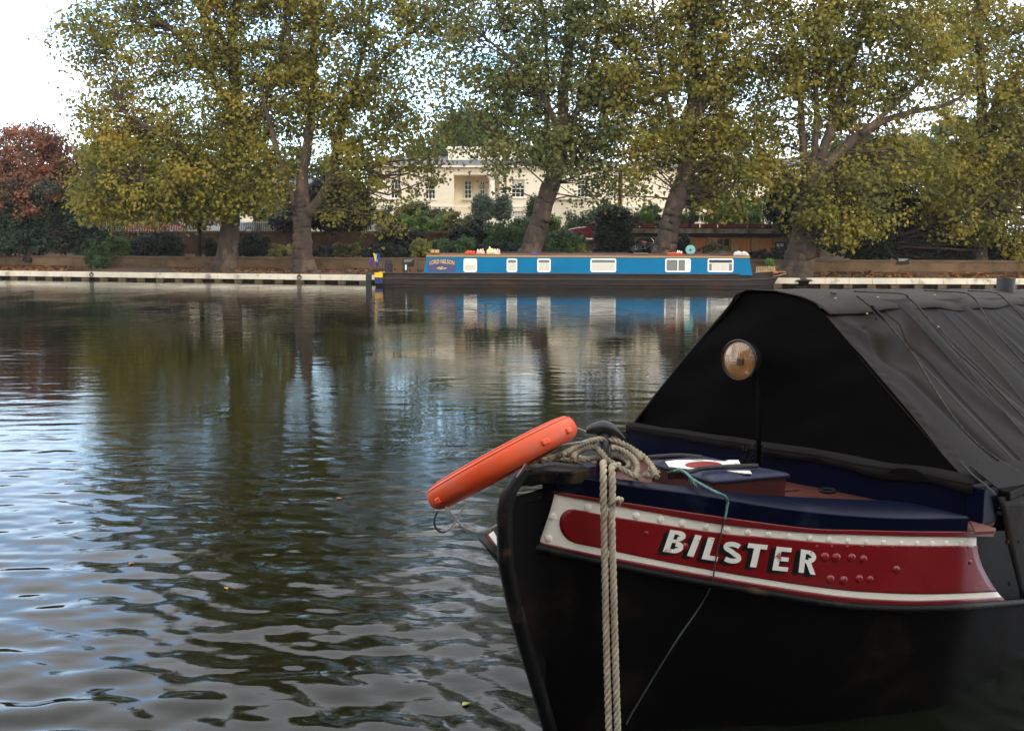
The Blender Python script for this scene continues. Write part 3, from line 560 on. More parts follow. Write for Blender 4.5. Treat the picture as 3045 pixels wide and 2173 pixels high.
tree('plane_tree', 'massive plane tree with flared base and long right-reaching limb beside the narrowboat bow', 52.6,
     [[(2368, 826, 0, 92), (2374, 780, 0, 90), (2386, 720, 0, 72), (2396, 650, 0, 52), (2405, 580, 0, 50), (2412, 520, 0, 60), (2420, 480, 0, 58)],
      [(2408, 520, 0, 34), (2392, 480, .1, 24), (2386, 400, .2, 20), (2380, 300, .2, 17), (2360, 140, .2, 11), (2340, -60, .2, 6)],
      [(2440, 490, 0, 34), (2450, 440, .1, 28), (2475, 370, .2, 24), (2490, 300, .3, 20), (2540, 180, .4, 14), (2570, 40, .4, 8)],
      [(2430, 520, 0, 40), (2480, 470, -.2, 32), (2540, 410, -.1, 25), (2610, 365, 0, 20), (2700, 335, 0, 16), (2800, 318, 0, 12), (2860, 290, -.1, 9), (2910, 220, -.7, 7)],
      [(2560, 400, -.4, 18), (2640, 330, -.2, 14), (2720, 260, 0, 10), (2800, 180, 0, 5)], [(2420, 470, 0, 22), (2430, 340, .5, 17), (2420, 180, .6, 12), (2450, 0, .6, 6)]],
     [(2400, 330, 180, 150, 80, 1.8), (2340, 120, 190, 150, 80), (2560, 130, 200, 140, 90), (2560, 300, 130, 80, 26, 1.6), (2660, 480, 160, 70, 50, 1.2), (2520, 560, 120, 60, 16, -1.4, 1), (2560, 650, 110, 40, 16, -1.6, .8), (2440, 640, 80, 40, 8, -1.6, .5),
      (2460, -130, 300, 170, 130), (2450, -380, 260, 150, 60), (2290, 500, 70, 60, 14, -.4), (2390, 670, 60, 26, 5, -1.6, .4), (2560, 720, 60, 30, 6, -1.2, .4), (2760, 120, 130, 110, 46)], m_plane, seed=15, group=PG, sparse=[(2720, 250, 190, 130, 190), (2560, 60, 260, 200, 160), (2260, 480, 110, 130, 90)])
tree('plane_tree', 'plane tree with a thin dark trunk in deep shade at the right edge', 57,
     [[(2912, 800, 0, 50), (2912, 740, 0, 38), (2912, 620, 0, 34), (2916, 480, 0, 32), (2920, 330, 0, 28), (2915, 160, .1, 22), (2900, -50, .1, 12)], [(2918, 380, 0, 20), (2980, 280, -.3, 14), (3060, 160, -.5, 8)], [(2916, 460, 0, 18), (2850, 380, .3, 12), (2790, 330, .5, 6)]],
     [(2920, 200, 160, 190, 100), (2960, 480, 150, 130, 85, -.6), (3080, 330, 140, 190, 90), (2800, 520, 130, 110, 62, .3), (2900, 640, 140, 60, 34, -.5), (2940, 0, 190, 130, 70), (3000, -200, 240, 150, 80), (2940, -420, 240, 150, 50), (3000, 700, 110, 50, 26, -.6), (3180, 560, 130, 150, 50), (2920, 670, 50, 26, 8, -1, .3)], m_plane, seed=16, group=PG)
# trees behind
tree('red_maple', 'dark tree turning red at its top, on the left edge behind the wall', 66,
     [[(110, 760, 0, 30), (112, 640, 0, 24), (120, 520, 0, 18), (130, 420, 0, 8)], [(112, 600, 0, 14), (40, 500, 0, 10), (-20, 430, 0, 5)], [(114, 580, 0, 14), (200, 520, 0, 9), (260, 470, 0, 5)]],
     [(90, 590, 170, 60, 50, -2.5, 1), (60, 470, 130, 90, 110), (120, 420, 70, 48, 22), (200, 500, 90, 60, 46), (-120, 500, 130, 130, 70), (40, 400, 30, 16, 3)], m_red, m_barkd, 21, leaf=.18, nper=60, crad=(.5, .85), flare=4)
tree('evergreen_tree', 'dark blue-green evergreen below the red-topped tree at the left edge', 64.4,
     [[(90, 765, 0, 30), (95, 700, 0, 20), (100, 620, 0, 10)]], [(60, 640, 150, 70, 150, 0, 1.2), (200, 650, 100, 60, 90, 0, 1.), (230, 710, 90, 40, 50, 0, .8), (40, 710, 170, 40, 110, 0, 1.2), (-150, 640, 120, 110, 70), (120, 575, 120, 40, 44)], m_deep, m_barkd, 22, leaf=.16, nper=64, crad=(.45, .75), flare=3)
tree('street_tree', 'slim young tree with thin trunk between hedge and first plane', 64,
     [[(590, 760, 0, 18), (592, 700, 0, 15), (594, 640, 0, 12), (590, 560, 0, 7)]], [(590, 625, 80, 40, 34), (560, 560, 90, 50, 30)], m_plane2, m_barkd, 23, leaf=.22, flare=2)
tree('street_tree', 'small street tree forking against the cream wall between the two left planes', 74,
     [[(768, 705, 0, 24), (766, 670, 0, 20), (766, 650, 0, 19)], [(766, 652, 0, 13), (748, 630, 0, 10), (735, 590, 0, 7)], [(768, 652, 0, 13), (790, 625, 0, 9), (810, 590, 0, 6)]], [(750, 610, 55, 30, 16), (800, 620, 50, 36, 18), (860, 600, 40, 60, 16)], m_plane, m_barkd, 24, leaf=.24, flare=2)
tree('evergreen_tree', 'broad black-green evergreen beside the forked plane trunk', 66.5,
     [[(1000, 760, 0, 24), (1000, 680, 0, 18), (1004, 600, 0, 10)], [(1000, 700, 0, 10), (940, 670, 0, 6)], [(1002, 690, 0, 10), (1060, 660, 0, 6)]],
     [(1000, 610, 95, 80, 190, 0, 1.8), (900, 640, 60, 45, 50, 0, 1), (1060, 640, 50, 42, 50, 0, 1), (985, 545, 60, 40, 42, 0, 1.2), (850, 660, 40, 30, 22)], m_dark, m_barkd, 25, leaf=.17, nper=80, crad=(.4, .7), flare=3)
tree('holly_tree', 'big black-green holly behind the massive flared plane', 58,
     [[(2600, 790, 0, 26), (2600, 700, 0, 18), (2600, 600, 0, 10)], [(2340, 765, 0, 12), (2345, 700, 0, 9), (2350, 640, 0, 5)]],
     [(2340, 600, 60, 80, 100, 0, 1.2), (2470, 600, 110, 100, 170, .3, 1.3), (2620, 640, 110, 100, 190, .4, 1.4), (2740, 690, 110, 75, 130, .4, 1.2), (2620, 730, 170, 40, 110, .2, 1), (2860, 730, 130, 40, 90, .2, 1), (3000, 740, 130, 30, 80, .2, 1), (2800, 620, 90, 60, 60, .8, 1)], m_dark, m_barkd, 26, leaf=.17, nper=70, crad=(.4, .7), flare=3)
tree('garden_tree', 'small forked tree in front of the house right of the bicycle', 70,
     [[(2052, 700, 0, 22), (2056, 650, 0, 20), (2058, 630, 0, 18)], [(2058, 634, 0, 12), (2045, 600, 0, 9), (2030, 570, 0, 6)], [(2060, 634, 0, 12), (2080, 605, 0, 9), (2100, 580, 0, 6)]],
     [(2085, 575, 55, 40, 40, 0, 1), (2040, 570, 30, 40, 18, 0, 1)], m_mid, m_barkd, 27, leaf=.2, flare=2)
tree('distant_tree', 'rounded green tree rising behind the villa roof', 112,
     [[(1390, 640, 0, 20), (1392, 500, 0, 18), (1395, 400, 0, 10)]], [(1395, 405, 85, 65, 130, 0, 3), (1340, 440, 60, 40, 40), (1460, 440, 50, 40, 34), (1400, 360, 45, 26, 22), (1280, 455, 60, 24, 14)], m_mid, m_barkd, 28, leaf=.42, nper=60, crad=(.9, 1.5), twigs=False, flare=0)
tree('distant_tree', 'grey-green tree crown behind the right-hand house roofs', 112,
     [[(2620, 700, 0, 20), (2620, 540, 0, 18), (2625, 450, 0, 10)]], [(2620, 480, 170, 80, 120, 0, 3), (2840, 470, 150, 110, 110, 0, 3), (3060, 480, 150, 130, 90, 0, 3), (2460, 500, 80, 50, 30)], m_mid, m_barkd, 29, leaf=.45, nper=60, crad=(.9, 1.5), twigs=False, flare=0)
tree('distant_tree', 'hazy green tree crown seen behind the left planes above the street', 100,
     [[(560, 690, 0, 20), (560, 560, 0, 18), (565, 450, 0, 10)]], [(450, 655, 300, 40, 110, 0, 3), (400, 520, 220, 110, 150, 0, 3), (360, 620, 240, 60, 110, 0, 3), (640, 520, 130, 70, 50, 0, 3), (60, 600, 260, 80, 120, 0, 3), (880, 500, 120, 50, 30, 3)], m_mid, m_barkd, 30, leaf=.42, nper=60, crad=(.9, 1.5), twigs=False, flare=0)
# shrubs: (name, label, x0, x1, y0, y1, Y, material, leaf, density, shape)
SH = [
 ('clipped_bush', 'wide dark rounded bush left of the first plane trunk', 395, 556, 684, 760, 65, m_dark, .09, 2.2, 'round'),
 ('leafy_shrub', 'loose green shrub between the red tree and the dark rounded bush', 262, 405, 690, 762, 65, m_mid, .12, 1.3, 'mound'),
 ('willow_shrub', 'wispy shrub growing out in front of the low wall at left', 252, 335, 715, 800, 61.5, m_mid, .12, .7, 'round'),
 ('clipped_bush', 'small dark bush tucked left of the first plane trunk', 602, 655, 708, 760, 64, m_dark, .09, 2, 'round'),
 ('clipped_bush', 'dark rounded bush between the two left plane trunks', 706, 805, 688, 760, 63, m_dark, .09, 2.2, 'round'),
 ('variegated_shrub', 'pale speckled low shrub left of the forked plane', 795, 870, 722, 760, 62, m_yel, .1, 1.3, 'mound'),
 ('leafy_shrub', 'green shrub on the wall right of the forked plane trunk', 990, 1085, 712, 762, 61, m_bronze, .11, 1.4, 'mound'),
 ('leafy_shrub', 'low dark shrub under the black-green evergreen', 925, 1005, 722, 762, 61.5, m_dark, .1, 1.4, 'mound'),
 ('leafy_shrub', 'dark shrub above the stern flag of the narrowboat', 1080, 1220, 716, 768, 60, m_dark, .11, 1.6, 'mound'),
 ('laurel_shrub', 'broad dark laurel left of centre below the villa', 1125, 1260, 668, 735, 63, m_dark, .15, 1.5, 'round'),
 ('golden_shrub', 'golden green shrub behind the stern end of the cabin roof', 1214, 1292, 708, 765, 59.5, m_yel, .11, 1.6, 'round'),
 ('garden_hedge', 'tall bronze green shrub mass below the left villa windows', 1112, 1350, 600, 700, 72, m_bronze, .2, .7, 'mound'),
 ('leafy_shrub', 'bright green shrub in front of the bronze hedge below the villa', 1190, 1350, 625, 710, 68, m_lite, .17, .6, 'mound'),
 ('leafy_shrub', 'green bushes above the life jackets on the roof', 1285, 1420, 700, 765, 60, m_mid, .12, 1.3, 'mound'),
 ('leafy_shrub', 'dark shrub in the middle below the olive trees', 1340, 1480, 650, 750, 64, m_dark, .14, 1.2, 'round'),
 ('leafy_shrub', 'yellowing shrub mass below the loggia', 1320, 1400, 625, 720, 67, m_yel, .16, .9, 'mound'),
 ('leafy_shrub', 'green shrub mass left of the leaning middle trunk', 1440, 1590, 636, 750, 63, m_mid, .15, 1.2, 'mound'),
 ('leafy_shrub', 'low dark shrub behind the cabin roof left of the leaning middle trunk', 1410, 1545, 712, 768, 59, m_dark, .11, 1.4, 'mound'),
 ('olive_tree', 'grey green olive bush in front of the loggia, left one of two', 1402, 1470, 573, 650, 75, m_olive, .12, 1.6, 'round'),
 ('olive_tree', 'grey green olive bush right of its twin below the villa window', 1462, 1525, 575, 650, 75.6, m_olive, .12, 1.6, 'round'),
 ('cypress', 'narrow dark green column conifer left of the leaning middle trunk', 1566, 1606, 574, 690, 73, m_mid, .1, 1.8, 'column'),
 ('leafy_shrub', 'bright green hedge just right of the leaning middle trunk', 1614, 1668, 628, 700, 72, m_lite, .14, 1.2, 'mound'),
 ('spreading_conifer', 'spreading fan-branched green conifer right of the leaning middle trunk', 1608, 1745, 680, 768, 59.5, m_mid, .13, 1.4, 'round'),
 ('variegated_shrub', 'speckled yellow shrub in front of the dark red car', 1690, 1756, 722, 768, 58.8, m_yel, .1, 1.5, 'mound'),
 ('conical_bush', 'tall dark green conical bush left of the brick lodge', 1766, 1882, 598, 768, 60, m_dark, .13, 1.6, 'round'),
 ('leafy_shrub', 'pale leafy shrub behind the tall conical bush', 1680, 1800, 610, 700, 70, m_mid, .16, .7, 'mound'),
 ('leafy_shrub', 'dark climbing shrub on the lodge right of the second leaning trunk', 2000, 2050, 690, 765, 58.4, m_dark, .12, 1.4, 'mound'),
 ('leafy_shrub', 'low spiky green shrub behind the teal disc on the roof', 2062, 2178, 718, 768, 57.6, m_bronze, .12, 1.4, 'round'),
 ('leafy_shrub', 'pale green garden bush on the slope behind the second leaning trunk', 1880, 2010, 610, 670, 74, m_mid, .17, .8, 'round'),
 ('leafy_shrub', 'loose green garden bush behind the pavilion planters', 2105, 2270, 570, 668, 74, m_lite, .17, .6, 'mound'),
 ('leafy_shrub', 'tall loose green bush against the villa left of the second leaning trunk', 1745, 1880, 605, 680, 76, m_mid, .18, .6, 'round'),
 ('clipped_bush', 'low black-green hedge below the wooden doors at right', 2228, 2335, 733, 775, 57.4, m_dark, .09, 2.2, 'mound'),
 ('leafy_shrub', 'dark shrub between second leaning trunk and the lodge', 1895, 1945, 692, 765, 58.4, m_dark, .12, 1.4, 'mound'),
]
for i, s_ in enumerate(SH): shrub(s_[0], s_[1], s_[2], s_[3], s_[4], s_[5], s_[6], s_[7], 100 + i, s_[8], s_[9], shape=s_[10])

rs = np.random.RandomState(77); Cs = []  # unseen foliage screen behind the camera, added to keep sky light off the boat
for X_ in np.arange(-34, 35, 1.15):
    for z in np.arange(.6, 10.0, 1.05):
        if rs.rand() < .97: Cs.append((X_ + rs.normal() * .5, -5.5 - 1.5 * rs.rand() - .0 * z + rs.normal() * .5 + (z > 6) * (z - 6) * .30, z + rs.normal() * .4))
o_ = fast('near_shade_foliage', leaves(np.array(Cs), 26, np.full(len(Cs), 1.0), .62, rs), 6, m_dark); tag(o_, kind='stuff')
# ---------------------------------------------------------------- garden lodge with planted roof
m_lbrick = bpy.data.materials.new('yellow_brick'); m_lbrick.use_nodes = True; t = m_lbrick.node_tree; b = t.nodes['Principled BSDF']; b.inputs['Roughness'].default_value = .9
br = t.nodes.new('ShaderNodeTexBrick'); br.inputs['Color1'].default_value = (*srgb('c79d60'), 1); br.inputs['Color2'].default_value = (*srgb('a3784a'), 1); br.inputs['Mortar'].default_value = (*srgb('6b5a40'), 1)
br.inputs['Scale'].default_value = 4.4; br.inputs['Mortar Size'].default_value = .03; tcn = t.nodes.new('ShaderNodeTexCoord'); mpn = t.nodes.new('ShaderNodeMapping'); mpn.inputs['Rotation'].default_value = (R(90), 0, 0)
t.links.new(tcn.outputs['Object'], mpn.inputs[0]); t.links.new(mpn.outputs[0], br.inputs['Vector']); t.links.new(br.outputs[0], b.inputs['Base Color'])
m_door = mat('varnished_door', srgb('b86c24'), .45, .15, 6, stretch=(6, 1, .6)); m_fasc = mat('concrete_fascia', srgb('b3a892'), .85, .1, 1.5, dirt=srgb('6a5f4e'), dscale=1.2, dlo=.45, dhi=.62)
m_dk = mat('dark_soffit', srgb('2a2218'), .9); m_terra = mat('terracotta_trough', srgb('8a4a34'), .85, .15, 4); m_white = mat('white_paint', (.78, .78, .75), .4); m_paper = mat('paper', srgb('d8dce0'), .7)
LY = 61.5
def lp(px, py, Y=LY): return onY(px, py, Y)
g0 = lp(2100, 760)[2] - .1
lodge = empty('garden_pavilion', (lp(2150, 760)[0], LY, g0), 'flat roofed brick pavilion with orange wooden doors behind the narrowboat', 'building')
zt = lp(2100, 706)[2]; a = MB()
for x0, x1 in ((1800, 1850), (1850, 1913), (1913, 1985), (1985, 2066), (2103, 2130), (2174, 2198), (2235, 2255), (2299, 2440)):
    a.box((lp(x0, 730)[0], LY + .002 * (x0 % 7), g0), (lp(x1, 730)[0] - .004, LY + 3, zt))
a.build('brick_pier', m_lbrick, lodge)
for x0, x1 in ((2067, 2102), (2199, 2234), (2256, 2298)):
    X0, X1 = lp(x0, 730)[0], lp(x1, 730)[0]; d = MB().box((X0, LY + .14, g0), (X1, LY + .20, zt - .02)).build('door', m_door, lodge)
    f = MB(); f.box((X0 + .05, LY + .125, g0 + .1), (X0 + .13, LY + .138, zt - .1)); f.box((X1 - .13, LY + .125, g0 + .1), (X1 - .05, LY + .138, zt - .1)); f.box((X0 + .14, LY + .125, zt - .2), (X1 - .14, LY + .138, zt - .12)); f.box((X0 + .14, LY + .125, zt - .75), (X1 - .14, LY + .138, zt - .67)); f.build('door_panel', m_door, d)
X0, X1 = lp(2131, 730)[0], lp(2173, 730)[0]; wf = MB(); wf.box((X0, LY + .1, g0), (X1, LY + .3, lp(2150, 741)[2])); wf.box((X0, LY + .1, lp(2150, 711)[2]), (X1, LY + .2, zt - .005))
for x in (X0, (X0 + X1) / 2 - .03, X1 - .06): wf.box((x, LY + .1, lp(2150, 741)[2] + .002), (x + .06, LY + .18, lp(2150, 711)[2] - .002))
wf.build('window', m_door, lodge); MB().box((X0 + .02, LY + .2, lp(2150, 741)[2]), (X1 - .02, LY + .22, lp(2150, 711)[2])).build('pane', m_win, lodge)
XL, XR = lp(1790, 700)[0], lp(2450, 700)[0]
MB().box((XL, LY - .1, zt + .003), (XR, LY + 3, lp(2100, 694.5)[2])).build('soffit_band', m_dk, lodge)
MB().box((XL - .1, LY - .45, lp(2100, 694)[2]), (XR + .1, LY + 3.2, lp(2100, 680)[2])).build('fascia', m_fasc, lodge, bevel=.02)
MB().box((XL - .15, LY - .5, lp(2100, 680)[2] + .002), (XR + .15, LY + 3.3, lp(2100, 678)[2] + .01)).build('roof', m_dk, lodge)
zr = lp(2100, 678)[2] + .012
for i, (x0, x1, ph) in enumerate(((1876, 1898, 13), (1905, 1946, 13), (2002, 2044, 13), (2056, 2077, 13), (2082, 2130, 12), (2134, 2180, 12), (2184, 2218, 12), (2222, 2262, 12), (2266, 2310, 12))):
    X0, X1 = lp(x0, 670)[0], lp(x1, 670)[0]; zt_ = zr + .24
    r0 = empty('planter', ((X0 + X1) / 2, LY - .2, zr), ['terracotta trough at the left end of the pavilion roof', 'long terracotta trough left of the leaning trunk on the pavilion roof', 'terracotta trough just right of the leaning trunk on the pavilion roof',
          'short terracotta trough right of the roof railing post', 'terracotta trough above the pavilion door with a paper notice', 'terracotta trough above the pavilion window', 'terracotta trough above the brick between window and door',
          'terracotta trough above the two plain wooden doors', 'terracotta trough at the right end beside the black-green holly'][i], 'planter', 'terracotta planters on the pavilion roof')
    tr = MB(); tr.box((X0, LY - .36, zr), (X1, LY - .04, zt_ - .05)); tr.box((X0 - .02, LY - .38, zt_ - .048), (X1 + .02, LY - .02, zt_)); tr.build('trough', m_terra, r0, bevel=.01)
    rs = np.random.RandomState(50 + i); n_ = int((X1 - X0) * 150); c = np.stack([rs.uniform(X0, X1, n_), rs.uniform(LY - .32, LY - .08, n_), np.full(n_, zt_)], 1)
    th = rs.rand(n_) * 6.28; Ln = rs.uniform(.45, 1.1, n_); dv = np.stack([np.cos(th) * .35, np.sin(th) * .3, np.full(n_, .9)], 1); sv = np.stack([-np.sin(th), np.cos(th), np.zeros(n_)], 1) * .022
    m1 = c + dv * Ln[:, None] * .6; tp = c + dv * Ln[:, None] + np.stack([np.cos(th) * .2, np.sin(th) * .2, -.12 * np.ones(n_)], 1) * Ln[:, None]
    fast('plant', np.stack([c - sv, m1 - sv, tp, m1 + sv], 1).reshape(-1, 3), 4, m_lite if i % 3 else m_mid, r0)
for i, px in enumerate((1888, 2032)):
    shrub('potted_conifer', ['tiny pointed conifer at the left end of the pavilion roof', 'tiny pointed conifer beside the roof railing post'][i], px - 7, px + 7, 632, 664, LY + .3, m_dark, 200 + i, .05, 6, shape='cone', nper=50)
r0 = empty('roof_railing', (lp(2100, 670)[0], LY + .7, zr), 'thin black railing around the planted pavilion roof', 'railing'); a = MB()
for px in (1900, 1975, 2051, 2130, 2215, 2300): x = lp(px, 660)[0]; a.box((x - (.09 if px == 2051 else .03), LY + .65, zr), (x + (.09 if px == 2051 else .03), LY + .75, zr + .75))
a.tube([(XL, LY + .7, zr + .74), (XR, LY + .7, zr + .74)], .022, 6); a.tube([(XL, LY + .7, zr + .4), (XR, LY + .7, zr + .4)], .012, 6); a.build('rails', m_railk, r0)
r0 = empty('notice_board', (lp(2320, 740)[0], LY - .6, lp(2320, 744)[2]), 'black notice board with white papers on the pavilion wall near the massive plane', 'notice board')
A, B_ = lp(2305, 719, LY - .1), lp(2337, 744, LY - .1); MB().box((A[0], LY - .08, B_[2]), (B_[0], LY - .005, A[2])).build('board', m_railk, r0, bevel=.01)
for x0, x1, y0, y1 in ((2310, 2317, 725, 733), (2320, 2330, 724, 733), (2313, 2318, 735, 740)):
    a_, b_ = lp(x0, y0, LY - .09), lp(x1, y1, LY - .09); MB().box((a_[0], LY - .088, b_[2]), (b_[0], LY - .082, a_[2])).build('paper', m_paper, r0)
r0 = empty('street_lamp', onY(2185, 700, 70), 'dark lantern street lamp above the pavilion seen through the leaves', 'street lamp'); a = MB(); p = onY(2185, 480, 70); q = onY(2185, 705, 70)
a.tube([q, (q[0], 70, q[2] + .9), (q[0], 70, q[2] + 1), p], [.09, .08, .05, .04], 10); a.build('post', m_railk, r0)
MB().tube([p, p + V3(0, 0, .06), p + V3(0, 0, .75), p + V3(0, 0, .77), p + V3(0, 0, 1.0)], [.1, .14, .26, .3, .03], 6).build('lantern', m_railk, r0)
# information plaques on the low wall
for px0, px1, py0, py1, lab in ((1198, 1231, 770, 792, 'black plaque with white lines on the low wall behind the narrowboat stern'), (2668, 2702, 768, 786, 'black plaque with white lines on the low wall in the shade at right')):
    X = (px0 - XC) / F * 57; Yw = bankY(X) + 3.84; A, B_ = onY(px0, py0, Yw), onY(px1, py1, Yw); r0 = empty('wall_plaque', (A[0], Yw, B_[2]), lab, 'plaque')
    MB().box((A[0], Yw - .03, B_[2]), (B_[0], Yw + .045, A[2])).build('plate', m_dk, r0)
    l_ = MB(); h = A[2] - B_[2]; w_ = B_[0] - A[0]
    for k in range(3): l_.box((A[0] + .1 * w_, Yw - .036, A[2] - h * (.15 + .13 * k) - .006), (A[0] + (.9 - .12 * k) * w_, Yw - .0305, A[2] - h * (.15 + .13 * k) + .006))
    l_.build('lettering', m_paper, r0)
# ---------------------------------------------------------------- blue narrowboat
S = onz(1114, 851, 0); E_ = onz(2330, 857, 0); ud = (E_ - S) / np.linalg.norm(E_ - S); vd = V3(-ud[1], ud[0], 0); Ub = np.array([ud, vd, V3(0, 0, 1)])
def nb(px, py, off=0.): return onpl(px, py, S + vd * off, vd)
def nbl(px, py, off=0.): p_ = nb(px, py, off) - S; return V3(p_ @ ud, off, p_[2])
def nw(v): return S + np.asarray(v) @ Ub
boat = empty('blue_narrowboat', S, 'long blue cabin narrowboat with white framed windows moored against the far quay', 'narrowboat')
m_hull = mat('hull_black', srgb('2a2523'), .7, .2, 1.5, spec=.2, dirt=srgb('463529'), dscale=1.0, dlo=.48, dhi=.66, stretch=(.5, 1, 2.5), bump=.15, bscale=5)
m_blue = mat('cabin_blue', srgb('02668f'), .38, .05, .8, dirt=srgb('2a7099'), dscale=.35, dlo=.62, dhi=.85, spec=.1); m_ystr = mat('ochre_stripe', srgb('a37f44'), .5); m_roof = mat('roof_red_brown', srgb('5a2e22'), .6, .2, 2)
m_yel2 = mat('yellow_paint', srgb('e6b414'), .4); m_navy = mat('navy_paint', srgb('1c2550'), .4); m_purp = mat('name_panel_navy', srgb('3a3560'), .4); m_gold = mat('gold_paint', srgb('c7a456'), .45)
u_st, u_bow = 0.0, nbl(2338, 807)[0]; zg_ = nbl(1700, 814)[2]
us = np.concatenate([np.linspace(0, .5, 5), np.linspace(1, u_bow - 3.5, 16), np.linspace(u_bow - 3, u_bow, 14)])
def hull_off(u):   # inset of the near side from the side plane (0 = full beam)
    if u > u_bow - 3.4: f = (u - (u_bow - 3.4)) / 3.4; return 1.05 * f ** 1.9
    if u < 1.0: return .25 * (1 - u / 1.0) ** 2
    return 0.
def sheer(u): return zg_ + (.16 * max(0, (u - u_bow + 4) / 4) ** 2)
zl = [-.35, .02, .03, .42, .46, .5, 1.0]
G1 = []
for u in us:
    z_s = sheer(u); zz_ = [-.35, .06, .10, .36 + (z_s - zg_) * .6, .385 + (z_s - zg_) * .6, .41 + (z_s - zg_) * .6, z_s - .05, z_s - .045, z_s]; of = [.06, .04, .0, .0, -.035, .0, .01, -.03, -.03]
    rk = max(0, (u - u_bow + 1.2) / 1.2)
    G1.append([(u - rk * .42 * (1 - min(1, max(0, z) / z_s)) , hull_off(u) + o_, z) for z, o_ in zip(zz_, of)])
G1 = np.array(G1); G2 = G1.copy(); G2[:, :, 1] = 2.1 - G1[:, :, 1]
hm = MB(); full = np.concatenate([G1, G2[:, ::-1]], 1); hm.grid(nw(full)); hm.add(nw(full[0]), [tuple(range(full.shape[1]))]); hm.add(nw(full[-1]), [tuple(range(full.shape[1]))]); hm.build('hull', m_hull, boat, fix=True)
m_stk = mat('strake_brown', srgb('4d4138'), .7, .2, 2)
MB().tube(nw(np.array([(g[4][0], g[4][1] - .012, g[4][2]) for g in G1])), .022, 6).build('rubbing_strake', m_stk, boat, smooth=True)
MB().tube(nw(np.array([(g[8][0], g[8][1] + .0, g[8][2] + .005) for g in G1])), .02, 6).build('gunwale_edge', m_stk, boat, smooth=True)
MB().box((nbl(1978, 840)[0] + 1.0, -.03, .02), (nbl(1978, 840)[0] + 1.06, .0, .42), 0, Ub, S).build('hull_fender_bar', m_dk, boat)
dk = np.array([[(u, hull_off(u) + .02, sheer(u) - .06), (u, 2.08 - hull_off(u), sheer(u) - .06)] for u in us]); MB().grid(nw(dk)).build('deck', m_dk, boat)
c0b, c0t, c1b, c1t = nbl(1259, 814, .1)[0], nbl(1269, 760, .1)[0], nbl(2238, 814, .1)[0], nbl(2229, 760, .1)[0]; zc0, zc1 = nbl(1259, 814, .1)[2] - .01, nbl(1700, 765.3, .1)[2]; zst = nbl(1700, 760, .1)[2]
cb = MB(); ys_ = [.1, .17, 1.93, 2.0]
cb.add(nw([(c0b, .10, zc0), (c1b, .10, zc0), (c1t, .16, zc1), (c0t, .16, zc1), (c0b, 2.0, zc0), (c1b, 2.0, zc0), (c1t, 1.94, zc1), (c0t, 1.94, zc1)]), [(0, 1, 2, 3), (4, 7, 6, 5), (0, 3, 7, 4), (1, 5, 6, 2), (0, 4, 5, 1), (3, 2, 6, 7)])
cabin = cb.build('cabin', m_blue, boat)
MB().box((c0t - .03, .13, zc1 + .002), (c1t + .03, 1.97, zst), 0, Ub, S).build('cabin_stripe', m_ystr, boat)
rf = MB(); xs_ = np.linspace(c0t - .02, c1t + .02, 3); rf.grid(nw(np.array([[(x, y, zst + .004 + .09 * (1 - ((y - 1.05) / .9) ** 2)) for y in np.linspace(.15, 1.95, 9)] for x in xs_]))); rf.build('roof', m_roof, boat, smooth=True)
MB().tube(nw([(c0t + .1, .22, zst + .10), (c1t - .1, .22, zst + .10)]), .018, 6).build('grab_rail', m_roof, boat)
def side_off(py): return .1 + .06 * (814 - py) / 50
def rrect(x0, x1, z0, z1, r_, n_=5):
    P = []
    for cx, cz, a0 in ((x1 - r_, z1 - r_, 0), (x0 + r_, z1 - r_, 90), (x0 + r_, z0 + r_, 180), (x1 - r_, z0 + r_, 270)):
        for i in range(n_ + 1): t_ = R(a0 + 90 * i / n_); P.append((cx + r_ * math.cos(t_), cz + r_ * math.sin(t_)))
    return np.array(P)
m_curt = mat('net_curtain', srgb('c9c2ae'), .9, .12, 6, stretch=(8, 1, .3)); m_curw = mat('cream_blind', srgb('ebe6cc'), .8); m_boatglass = mat('boat_pane', srgb('6e6c62'), .2, spec=.6)
